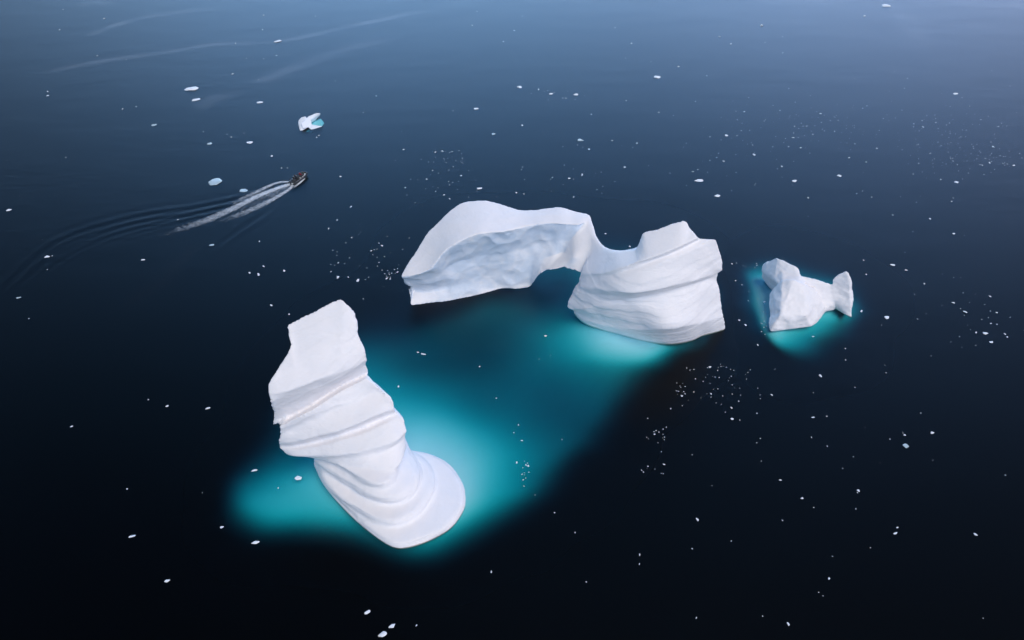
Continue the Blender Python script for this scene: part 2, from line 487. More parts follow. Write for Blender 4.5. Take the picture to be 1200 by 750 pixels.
rings = [ring([q + Vector((0, 5, 0)) for q in lower(W, -4.0, 0.1)], D=10, dx=-1), ring(lower(W, -0.6, 0.02), D=16, dx=-1), ring(W, D=16, dx=-1), ring(W1, D=15.5), ring(W2_, D=15.5), ring(T2, D=15.5), ring(T2b, D=15), ring(T2c, D=15), ring(T1, D=15), ring(T1b, D=15), ring(T1c, D=14.5), ring(T0, D=14.5), ring(T0b, D=14),
         ring(N0, D=14), ring(L4, D=13), ring(L4b, D=13), ring(L3, D=12.5), ring(L3b, D=12), ring(L3c, D=12), ring(L2a, D=11.5), ring(L2, D=11.5), ring(L1b, D=11.5), ring(L1c, D=11), ring(L1, D=11), ring(L1t, top_back)]
tower = remesh([loft(rings)], 0.2, 2, 'ice_tower')

# --- right-hand block
W = pts(c3, (133, 525, 0), (160, 556, 0), (200, 582, 0), (270, 606, 0), (340, 625, 0), (450, 655, 0), (560, 675, 0), (640, 675, 0), (715, 660, 0), (765, 636, 0), (820, 622, 0), (878, 605, 0))
W1 = pts(c3, (135, 520, 0.8), (165, 543, 1.4), (205, 565, 1.6), (270, 586, 1.8), (345, 603, 2.2), (450, 613, 4.2), (560, 608, 6.5), (640, 600, 6.9), (715, 585, 6.4), (765, 573, 5.2), (820, 560, 4.2), (868, 543, 4.0))
W2 = pts(c3, (136, 518, 1.2), (170, 535, 2.2), (210, 550, 2.8), (275, 570, 3.2), (350, 583, 3.8), (450, 590, 5.4), (560, 583, 8.0), (640, 574, 8.3), (715, 560, 7.6), (765, 548, 6.4), (820, 530, 5.6), (862, 510, 5.6))
W3 = pts(c3, (134, 516, 1.8), (180, 508, 5.0), (230, 500, 6.6), (300, 492, 8.2), (380, 485, 9.4), (460, 478, 10.4), (560, 462, 11.4), (640, 445, 11.8), (720, 425, 11.8), (790, 408, 11.2), (845, 400, 10.4))
R3 = pts(c3, (102, 500, 2.6), (132, 512, 3.0), (180, 497, 5.2), (230, 479, 7.4), (300, 468, 9.0), (380, 458, 10.4), (470, 448, 11.5), (560, 436, 12.3), (640, 416, 12.8), (720, 393, 12.9), (785, 376, 12.4), (834, 364, 11.8))
G = pts(c3, (112, 460, 4.6), (150, 440, 6.8), (200, 435, 8.6), (260, 434, 10.0), (330, 437, 11.4), (400, 442, 12.0), (470, 440, 12.5), (560, 426, 13.2), (640, 405, 13.6), (720, 382, 13.6), (790, 364, 13.0), (836, 352, 12.6))
B2 = pts(c3, (140, 405, 6.8), (170, 400, 8.6), (220, 405, 10.4), (280, 415, 11.8), (340, 425, 12.8), (400, 430, 13.6), (470, 427, 14.1), (560, 411, 14.6), (640, 390, 15.0), (720, 369, 14.8), (790, 350, 14.2), (845, 332, 13.6))
B2t = pts(c3, (158, 376, 8.2), (190, 378, 9.8), (240, 385, 11.4), (300, 394, 13.0), (360, 396, 14.2), (430, 389, 15.2), (500, 375, 16.0), (580, 355, 16.6), (660, 334, 16.9), (740, 315, 16.6), (800, 305, 16.0), (864, 318, 14.6))
B1 = pts(c3, (160, 362, 8.9), (195, 362, 10.4), (245, 367, 12.0), (300, 374, 13.6), (360, 374, 14.9), (430, 362, 16.0), (500, 345, 16.9), (580, 325, 17.5), (660, 304, 17.9), (740, 285, 17.8), (800, 274, 17.4), (862, 268, 16.6))
B0 = pts(c3, (162, 352, 9.4), (200, 352, 10.8), (250, 353, 12.5), (300, 354, 14.0), (360, 346, 15.6), (430, 326, 17.0), (500, 302, 18.2), (580, 272, 19.4), (660, 241, 20.2), (740, 208, 20.9), (800, 176, 21.4), (834, 168, 21.4))
B0b = pts(c3, (163, 346, 9.8), (200, 346, 11.2), (250, 346, 12.9), (300, 342, 14.5), (360, 327, 16.2), (430, 305, 17.6), (500, 280, 18.8), (580, 249, 20.0), (650, 219, 20.8), (700, 195, 21.3), (735, 176, 21.6), (755, 165, 21.8))
L1 = pts(c3, (164, 342, 10.0), (200, 340, 11.4), (250, 338, 13.2), (300, 330, 14.9), (360, 313, 16.8), (430, 288, 18.5), (500, 262, 19.8), (580, 232, 20.9), (650, 202, 21.8), (700, 180, 22.2), (738, 162, 22.5))
sky_r = pts(c3, (720, 135, 23.0), (700, 110, 23.4), (684, 76, 24.4), (655, 80, 24.4), (590, 100, 23.6), (540, 120, 22.8), (490, 128, 22.2), (465, 142, 21.6), (458, 180, 20.2), (440, 215, 18.8), (400, 226, 17.8), (335, 224, 16.6),
            (295, 205, 15.4), (262, 190, 14.4), (225, 215, 13.2), (190, 260, 12.0), (168, 305, 10.8))
bm_back = pts(c3, (838, 160, 21.4), (815, 152, 21.8), (790, 148, 22.0), (765, 152, 22.2))
def bb(extra, D):
    return None
G, W2, B0b = push(G, 0.45), push(W2, 0.4), push(B0b, 0.35)
rings = [ring([q + Vector((0, 5, 0)) for q in lower(W, -4.0, 0.1)], D=8, dx=-2), ring(lower(W, -0.5, 0.015), D=13, dx=-2), ring(W, D=13, dx=-2), ring(W1, D=12.5, dx=-2), ring(W2, D=12, dx=-2), ring(W3, D=11, dx=-2), ring(R3, D=10.5, dx=-2), ring(G, D=9, dx=-2), ring(B2, D=9, dx=-1),
         ring(B2t, D=8, dx=-1), ring(B1, D=7, dx=-1), ring(B0, D=6), ring(B0b, D=4.5), ring(L1, sky_r)]
block = loft(rings)

# --- arch: sections along its length (skyline, rim, two face points, foot)
secs = [
    # skyline            rim                 upper face           lower face          foot                 roof of the opening (None: stands in the sea)
    ((50, 512, 7.6), (53, 525, 7.2), (64, 560, 5.8), (92, 600, 3.6), (108, 688, 0.0), None),
    ((85, 455, 8.7), (95, 520, 7.8), (104, 555, 6.2), (120, 605, 3.8), (150, 685, 0.0), None),
    ((125, 392, 9.9), (150, 512, 8.4), (158, 550, 6.8), (175, 610, 3.8), (205, 678, 0.0), None),
    ((165, 330, 11.2), (195, 492, 9.2), (205, 545, 7.0), (220, 608, 3.8), (255, 672, 0.0), None),
    ((212, 258, 12.9), (235, 465, 10.2), (248, 530, 7.6), (265, 600, 4.0), (305, 668, 0.0), None),
    ((260, 208, 14.2), (270, 420, 11.6), (288, 500, 8.4), (310, 590, 4.2), (350, 660, 0.0), None),
    ((312, 153, 15.6), (305, 375, 13.0), (330, 470, 9.0), (360, 580, 4.4), (400, 650, 0.0), None),
    ((365, 112, 16.6), (345, 343, 14.1), (378, 445, 9.6), (415, 565, 4.6), (450, 640, 0.0), None),
    ((420, 84, 17.3), (395, 315, 15.0), (430, 425, 10.0), (470, 555, 4.8), (505, 628, 0.0), None),
    ((530, 72, 17.7), (500, 272, 16.2), (530, 400, 10.4), (560, 530, 5.0), (590, 606, 0.0), None),
    ((600, 84, 17.4), (580, 262, 16.2), (605, 395, 10.4), (632, 515, 5.4), (655, 592, 0.2), None),
    ((670, 105, 17.0), (655, 257, 16.0), (680, 390, 10.4), (705, 505, 5.6), (725, 594, 0.2), None),
    ((740, 128, 16.5), (740, 236, 15.9), (755, 370, 10.6), (770, 490, 6.2), (800, 584, 0.2), None),
    ((800, 131, 16.4), (800, 222, 16.0), (805, 350, 11.2), (812, 460, 7.4), (822, 560, 2.0), 2.2),
    ((860, 127, 16.6), (860, 211, 16.2), (860, 330, 12.0), (850, 430, 9.0), (858, 512, 5.2), 5.4),
    ((930, 117, 16.9), (930, 208, 16.3), (920, 320, 12.6), (905, 410, 10.0), (912, 487, 7.4), 7.2),
    ((992, 112, 17.1), (990, 213, 16.3), (960, 320, 13.0), (950, 400, 10.8), (965, 478, 8.4), 8.2),
    ((1060, 132, 16.5), (1055, 216, 15.9), (1020, 310, 13.4), (1000, 390, 11.4), (1000, 470, 9.0), 9.2),
    ((1110, 146, 16.2), (1100, 215, 15.9), (1085, 300, 13.6), (1060, 395, 11.8), (1040, 485, 9.2), 9.6),
    ((1154, 160, 15.9), (1140, 200, 15.6), (1150, 300, 13.9), (1120, 400, 11.9), (1075, 500, 9.4), 9.8),
    ((1172, 215, 15.2), (1165, 255, 15.0), (1170, 330, 13.6), (1150, 410, 11.9), (1100, 512, 9.4), 9.6),
    ((1205, 285, 14.9), (1195, 320, 14.6), (1195, 370, 13.4), (1180, 440, 11.8), (1140, 515, 9.8), 9.6),
    ((1250, 335, 14.9), (1240, 365, 14.6), (1235, 405, 13.6), (1220, 455, 12.2), (1180, 512, 10.4), 9.8),
    ((1330, 372, 15.6), (1320, 400, 15.2), (1310, 430, 14.2), (1300, 465, 13.2), (1270, 505, 12.0), 10.6)]
cols_ = []
face_pts = []
for s in secs:
    S, Rm, A, Bm, Ft = [c2(q[:2], q[2]) for q in s[:5]]
    k_ = 1.0 if s[0][0] < 1100 else 0.0                   # the calved face is hollow and leans over
    A, Bm = c2((s[2][0], s[2][1] - 6 * k_), s[2][2] - 1.2 * k_), c2((s[3][0], s[3][1] - 4 * k_), s[3][2] - 1.7 * k_)
    if s[5] is None:
        lo1 = Vector((Ft.x * 0.7 + S.x * 0.3, Ft.y + 3.0, -0.35))
        lo1.x = Ft.x * 0.9 + S.x * 0.1 + 0.6; lo2 = Vector((Ft.x * 0.6 + S.x * 0.4 + 1.0, Ft.y * 0.5 + S.y * 0.5 + 3.5, -1.8))
        bk = Vector((S.x, max(S.y, Ft.y + 4) + 1.5, -3.0))
    else:
        lo1 = Vector((Ft.x * 0.75 + S.x * 0.25, Ft.y + 1.2, s[5] + 0.2))
        lo1.x = Ft.x * 0.9 + S.x * 0.1 + 0.6; lo2 = Vector((Ft.x * 0.6 + S.x * 0.4 + 1.0, Ft.y * 0.5 + S.y * 0.5 + 0.5, s[5] + 0.1))
        bk = Vector((S.x, max(S.y, Ft.y + 3) + 0.5, s[5] - 0.3))
    q_ = max(0.0, 1 - len(cols_) / 6)                     # the tip is undercut
    lo1.x += 1.5 * q_; lo2.x += 4 * q_; bk.x += 5 * q_; bk.z += 1.5 * q_
    hi = Vector((S.x, max(S.y, bk.y - 1.0), S.z * 0.75 + bk.z * 0.25))
    if hi.y < S.y + 0.2: hi.y = S.y + 0.2
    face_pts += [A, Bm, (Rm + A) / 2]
    mid = (S + Rm) / 2 + Vector((0, 0, 0.15))
    cols_.append([S, mid, Rm, A, Bm, Ft, lo1, lo2, bk, hi])
nsec = 90
tracks = [catmull([c[k] for c in cols_], nsec) for k in range(10)]
V, Fc = [], []
SUBK = 5
for i in range(nsec):
    loop = []
    for k in range(10):
        a, b = tracks[k][i], tracks[(k + 1) % 10][i]
        for q in range(SUBK): loop.append(a + (b - a) * q / SUBK)
    V += loop
m = 10 * SUBK
for i in range(nsec - 1):
    for j in range(m):
        a, b = i * m + j, i * m + (j + 1) % m
        Fc.append((a, b, b + m, a + m))
for i in (0, nsec - 1):
    c = len(V); V.append(np.mean(V[i * m:(i + 1) * m], axis=0))
    for j in range(m):
        Fc.append((i * m + j, i * m + (j + 1) % m, c) if i else (i * m + (j + 1) % m, i * m + j, c))
arch = remesh([(V, Fc), block], 0.2, 2, 'ice_arch')
co = get_co(arch)                                          # the melt has rounded the junction of arch and block
jd = np.min([np.linalg.norm(co - np.array(tuple(c2(q[:2], q[2]))), axis=1) for q in ((1150, 330, 13.5), (1180, 420, 12.2), (1210, 350, 14.2), (1250, 400, 14.0), (1300, 430, 14.0))], axis=0)
co = laplace(arch, co, 60, 0.6, 1 - sstep(2.2, 4.6, jd))
set_co(arch, co)

def weather(me, nl, strata, seed, bare_pts=None, rough=0.07):
    """melt strata, lumps and calved facets worked into the ice surface"""
    co, no = get_co(me), get_no(me)
    up = sstep(0.55, 0.9, no[:, 2])                       # snow-covered tops stay smooth
    dry = sstep(-0.2, 0.5, co[:, 2])
    big = fbm(co, 0.10, 3, seed)
    u = co @ np.array(nl) + 0.9 * big
    band = np.tanh(2.2 * ridges(u, int(seed * 10) + 3, n=700, sigma=0.26))
    amt = strata * (1 - 0.85 * up) * (0.35 + 0.65 * sstep(-0.4, 0.5, fbm(co, 0.06, 2, seed + 9)))
    d = band * amt
    d += 0.16 * fbm(co, 0.16, 2, seed + 2) * (1 - 0.6 * up)
    d += rough * fbm(co, 0.7, 3, seed + 5) * (0.3 + 0.7 * sstep(0.0, 0.6, fbm(co, 0.08, 2, seed + 50))) * (1 - 0.5 * up)
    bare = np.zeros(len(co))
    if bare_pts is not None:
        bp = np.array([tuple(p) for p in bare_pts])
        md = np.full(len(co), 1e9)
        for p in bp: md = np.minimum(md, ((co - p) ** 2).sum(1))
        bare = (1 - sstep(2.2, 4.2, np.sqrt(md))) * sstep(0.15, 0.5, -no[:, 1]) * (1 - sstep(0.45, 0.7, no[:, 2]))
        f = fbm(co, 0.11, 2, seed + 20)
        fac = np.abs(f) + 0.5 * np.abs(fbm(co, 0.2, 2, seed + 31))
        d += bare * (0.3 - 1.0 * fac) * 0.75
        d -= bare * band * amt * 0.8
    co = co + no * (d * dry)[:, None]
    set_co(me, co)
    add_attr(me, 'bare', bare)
weather(tower, (-0.34, -0.10, 0.93), 0.10, 1.0)
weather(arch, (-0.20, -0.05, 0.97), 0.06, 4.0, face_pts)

berg = empty('iceberg', P(560, 430))
tag(berg, 'huge white iceberg, a layered tower and a broad arch joined under turquoise water', 'iceberg')
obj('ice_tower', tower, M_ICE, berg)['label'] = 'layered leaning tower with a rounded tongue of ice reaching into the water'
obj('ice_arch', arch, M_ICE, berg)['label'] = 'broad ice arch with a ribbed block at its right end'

def submerged(ctrl, x0, x1, y0, y1, step, seed, lo=-64.0, hi=-0.3, parent=None, label=None):
    """foot of an iceberg: ice at a given depth below each place of the sea surface, seen from the drone"""
    xs, ys = np.arange(x0, x1, step), np.arange(y0, y1, step)
    X, Y = np.meshgrid(xs, ys)
    c = np.array([(P(x, y).x, P(x, y).y, d) for x, y, d in ctrl])
    c[:, 2] *= np.interp(c[:, 2], [0, 1, 3, 6, 9], [0.4, 0.45, 0.72, 0.85, 1.0])
    val = np.log(c[:, 2] + 1.0)
    A = np.hypot(c[:, 0][:, None] - c[:, 0], c[:, 1][:, None] - c[:, 1])
    n = len(c)
    Mx = np.zeros((n + 1, n + 1)); Mx[:n, :n] = A - np.eye(n) * 0.5; Mx[:n, n] = Mx[n, :n] = 1
    w = np.linalg.solve(Mx, np.r_[val, 0])
    D = np.full(X.shape, w[n])
    for i in range(n): D += w[i] * np.hypot(X - c[i, 0], Y - c[i, 1])
    D = np.exp(D) - 1.0
    nz = fbm(np.stack([X.ravel(), Y.ravel(), np.zeros(X.size)], 1), 0.10, 3, seed).reshape(X.shape)
    D = D * (1 + 0.10 * nz)
    edge = np.minimum(np.minimum(X - x0, xs[-1] - X), np.minimum(Y - y0, ys[-1] - Y))
    D = np.maximum(D, (1 - sstep(0, 14, edge)) * -lo)
    D = np.clip(D, -hi, -lo)
    k = np.array([1, 4, 6, 4, 1]) / 16
    for _ in range(4):
        D = np.apply_along_axis(lambda v: np.convolve(np.pad(v, 2, 'edge'), k, 'valid'), 0, D)
        D = np.apply_along_axis(lambda v: np.convolve(np.pad(v, 2, 'edge'), k, 'valid'), 1, D)
    t = D / CAM_H
    ny, nx = X.shape
    top = np.stack([(X * (1 + t)).ravel(), (Y * (1 + t)).ravel(), -D.ravel()], 1)
    bot = top.copy(); bot[:, 2] = lo - 3.0
    n = nx * ny
    idx = np.arange(n).reshape(ny, nx)
    q = np.stack([idx[:-1, :-1], idx[:-1, 1:], idx[1:, 1:], idx[1:, :-1]], -1).reshape(-1, 4)
    rim = list(idx[0, :]) + list(idx[1:, -1]) + list(idx[-1, -2::-1]) + list(idx[-2:0:-1, 0])
    faces = q.tolist() + (q[:, ::-1] + n).tolist()
    for i in range(len(rim)):
        a, b = rim[i], rim[(i + 1) % len(rim)]
        faces.append((b, a, a + n, b + n))
    me = mesh('submerged_ice', np.vstack([top, bot]), faces)
    o = obj('submerged_ice', me, M_SUB, parent)
    if label: o['label'] = label
    return o
ctrl = [  # photo position and depth of the ice under the water
    # round the tongue
    (552, 575, 1.0), (556, 590, 1.2), (548, 552, 1.0), (525, 530, 1.2), (500, 517, 1.2), (484, 508, 1.3), (548, 612, 1.8), (525, 628, 2.6), (500, 645, 3.2), (475, 652, 4.5),
    (455, 646, 4.5), (430, 626, 3.5), (400, 603, 2.4), (380, 578, 2.0), (362, 556, 2.2), (480, 600, 0.6), (440, 570, 0.6), (500, 570, 0.6), (420, 530, 1.0), (420, 480, 2.0), (400, 430, 4.0),
    # left glow
    (330, 590, 2.6), (300, 590, 2.9), (280, 592, 3.0), (320, 615, 3.6), (290, 612, 4.4), (350, 605, 3.0), (340, 560, 3.2), (310, 565, 4.0), (290, 570, 4.8), (380, 618, 4.0),
    (264, 592, 5.5), (268, 570, 6.0), (275, 622, 9.0), (300, 634, 8.0), (345, 630, 7.5), (395, 634, 8.0), (435, 645, 8.0), (320, 535, 7.0), (295, 545, 9.0), (325, 510, 10),
    (252, 592, 20), (256, 565, 20), (262, 632, 20), (300, 648, 18), (350, 647, 18), (400, 650, 18), (445, 664, 16), (480, 674, 15), (285, 525, 20), (300, 495, 20),
    (232, 592, 56), (236, 540, 56), (245, 650, 56), (330, 670, 56), (420, 680, 56), (500, 700, 56), (270, 490, 56), (290, 430, 56),
    # right of the tongue
    (570, 570, 2.2), (590, 555, 3.2), (575, 530, 2.4), (550, 505, 2.2), (605, 530, 4.2), (620, 560, 6.2), (590, 590, 4.6), (565, 612, 5.0), (535, 640, 6.5), (600, 500, 6.0), (560, 480, 6.0), (545, 466, 7.0), (520, 490, 2.2), (495, 480, 2.8), (475, 465, 3.8),
    
    (800, 428, 30), (784, 460, 30), (742, 512, 30), (718, 546, 30), (664, 600, 30), (594, 642, 30), (548, 666, 30), (742, 440, 5.5), (722, 466, 8), (700, 490, 9), (678, 520, 8.5), (652, 548, 7.5), (622, 580, 5.6), (584, 600, 4.6), (545, 624, 4.6),
    (690, 560, 40), (650, 610, 40), (610, 645, 50), (560, 675, 50), (720, 600, 56), (640, 670, 56), (560, 700, 56),
    # middle
    (535, 450, 7.2), (500, 440, 7.0), (470, 430, 7.5), (450, 400, 8.5), (480, 390, 10.5), (520, 420, 9.0), (560, 430, 9.0), (600, 460, 7.6), (640, 490, 8.2), (680, 500, 10.5), (690, 470, 9.5), (640, 450, 8.2), (600, 425, 7.6), (560, 400, 9.5),
    (780, 450, 30), (760, 510, 56), (830, 450, 56),
    # before the right-hand block
    (690, 390, 1.3), (715, 397, 1.0), (745, 405, 1.0), (772, 410, 1.3), (795, 408, 2.6), (812, 402, 5.0), (830, 396, 10), (850, 392, 20), (870, 390, 56),
    (670, 378, 2.4), (655, 385, 3.6), (640, 395, 4.4), (665, 400, 3.0), (690, 408, 2.3), (720, 420, 1.8), (620, 395, 6.0), (650, 418, 5.0), (690, 430, 4.6), (730, 437, 5.2), (765, 437, 7.0), (790, 435, 14), (740, 375, 0.6), (780, 380, 0.6),
    (700, 405, 1.0), (730, 413, 1.0), (760, 418, 1.2), (784, 416, 2.2), (690, 416, 1.8), (740, 427, 2.4), (768, 430, 3.2), (798, 423, 12),
    # under the wing
    (640, 350, 9), (655, 335, 10), (640, 370, 7.5), (600, 365, 8), (560, 365, 8.5), (520, 372, 9.5), (490, 385, 10), (460, 380, 13), (560, 330, 5), (600, 310, 5), (520, 320, 6), (700, 340, 2), (800, 350, 2), (840, 345, 8),
    (455, 355, 24), (435, 345, 50), (440, 300, 56), (500, 240, 56), (600, 230, 56), (700, 240, 56), (800, 250, 56), (870, 320, 56), (410, 360, 24), (330, 380, 56)]
lo_, hi_ = P(190, 720), P(900, 235)
submerged(ctrl, -90, 82, 28, 200, 0.9, 2.0, parent=berg, label='turquoise foot of the iceberg seen through the water')

# ------------------------------------------------------------------ small iceberg
A = hull(pts(c4, (262, 492, 0), (300, 490, 0), (370, 470, 0), (440, 458, 0), (505, 463, 0), (540, 440, 0), (585, 378, 0), (268, 430, 0), (285, 300, 0.5), (255, 272, 3), (300, 225, 5.5), (330, 185, 7.5), (400, 190, 8.2), (455, 215, 7.6), (520, 240, 6.0), (560, 300, 4.0), (580, 345, 2.2), (470, 400, 3.4), (320, 400, 3.6))
         + [P(910, 345, -3), P(950, 342, -3), P(925, 385, -3), P(905, 388, -3)])
B = hull(pts(c4, (205, 132, 3.4), (225, 95, 5.0), (262, 82, 6.4), (296, 56, 8.6), (305, 62, 8.6), (330, 82, 8.4), (405, 108, 8.6), (428, 125, 8.2), (436, 160, 7.0), (420, 220, 6.5), (300, 205, 5.0), (240, 185, 2.2), (215, 165, 1.6))
         + [P(898, 335, -2), P(935, 330, -2), P(905, 345, -2)])
Cc = hull(pts(c4, (430, 165, 7.2), (470, 200, 6.4), (515, 215, 5.8), (555, 228, 5.2), (598, 204, 6.0), (618, 212, 6.0), (640, 330, 2.0), (600, 370, 0.4), (560, 380, 0.5), (640, 366, 0))
          + [P(945, 345, -2), P(980, 345, -2), P(965, 365, -2), P(980, 362, -2)])
Dd = hull(pts(c4, (625, 190, 7.0), (660, 160, 8.2), (708, 138, 9.6), (722, 148, 9.4), (735, 195, 7.6), (752, 250, 5.2), (742, 290, 3.6), (738, 370, 0.6), (740, 414, -0.3), (700, 392, 0), (660, 368, 0), (625, 300, 3.0))
          + [P(975, 360, -2), P(996, 362, -2), P(990, 345, -2)])
Bd = hull(pts(c4, (300, 205, 5.4), (262, 150, 4.6), (330, 110, 7.6), (425, 140, 7.8), (470, 205, 6.6), (430, 235, 6.8), (340, 235, 6.2)) + [P(920, 340, -1), P(935, 345, -1), P(915, 348, -1)])
small = remesh([A, B, Cc, Dd, Bd], 0.16, 5, 'ice_block')
weather(small, (0.1, -0.1, 1.0), 0.04, 7.0, None, 0.06)
co, no = get_co(small), get_no(small)
f = fbm(co, 0.28, 3, 15.0)
set_co(small, co + no * ((0.22 * f + 0.12 - 0.30 * np.abs(fbm(co, 0.15, 2, 18))) * sstep(-0.3, 0.8, co[:, 2]))[:, None])
sb = empty('iceberg', P(945, 360))
tag(sb, 'small knobbly white iceberg with a raised horn and a turquoise foot', 'iceberg')
obj('ice_block', small, M_ICE, sb)
ctrl = [(882, 326, 0.8), (890, 333, 0.8), (878, 336, 1.4), (880, 350, 1.0), (893, 352, 0.6), (890, 365, 0.7), (897, 382, 0.6), (885, 378, 1.4), (900, 396, 1.2), (905, 407, 2.2), (920, 400, 2.6), (935, 395, 3.6), (925, 412, 5.0), (940, 410, 5.6), (955, 395, 4.0), (962, 380, 3.0), (975, 376, 2.8), (985, 382, 4.2), (996, 378, 3.6), (975, 392, 5.5),
        (868, 325, 3.0), (873, 355, 3.5), (878, 377, 4.0), (889, 398, 4.5), (905, 418, 9), (935, 428, 11), (970, 405, 9), (998, 388, 9), (920, 350, 0.5), (950, 355, 0.5), (985, 350, 0.5),
        (858, 322, 16), (863, 345, 16), (870, 375, 18), (882, 402, 18), (900, 430, 20), (940, 445, 22), (985, 410, 17), (1006, 385, 16), (1008, 350, 16), (1000, 320, 18), (950, 320, 9), (945, 305, 18), (880, 305, 12), (905, 295, 16),
        (845, 330, 50), (860, 400, 50), (900, 455, 50), (960, 455, 50), (1030, 390, 50), (1020, 310, 50), (950, 280, 50), (860, 290, 50)]
submerged(ctrl, 18, 112, 64, 194, 0.7, 5.0, parent=sb)

# ------------------------------------------------------------------ floating ice
def floe_mesh(seed, n=22, flat=0.42, detail=0, bias=0.0):
    r = random.Random(seed)
    pp = []
    for i in range(n):
        a, z = r.uniform(0, 2 * math.pi), r.uniform(-0.5, 1)
        q = math.sqrt(max(0.05, 1 - z * z * 0.7)) * r.uniform(0.62, 1.0)
        pp.append(Vector((0.5 * q * math.cos(a), 0.5 * q * math.sin(a) * r.uniform(0.6, 1), 0.5 * flat * z * r.uniform(0.5, 1.2))))
    V, F = hull(pp)
    if not detail:
        return mesh('ice_chip', V, F, smooth=False)
    bm = bmesh.new()
    vs_ = [bm.verts.new(v) for v in V]
    for f in F: bm.faces.new([vs_[i] for i in f])
    bmesh.ops.triangulate(bm, faces=bm.faces)
    bmesh.ops.subdivide_edges(bm, edges=bm.edges, cuts=detail, use_grid_fill=True)
    for v in bm.verts:
        nn = mnoise.fractal(v.co * 4.0 + Vector((seed, 0, 0)), 0.7, 2.0, 3)
        v.co += v.co.normalized() * 0.07 * nn
    for _ in range(1):
        bmesh.ops.smooth_vert(bm, verts=bm.verts, factor=0.4, use_axis_x=True, use_axis_y=True, use_axis_z=True)
    return bm_mesh('ice_floe', bm)

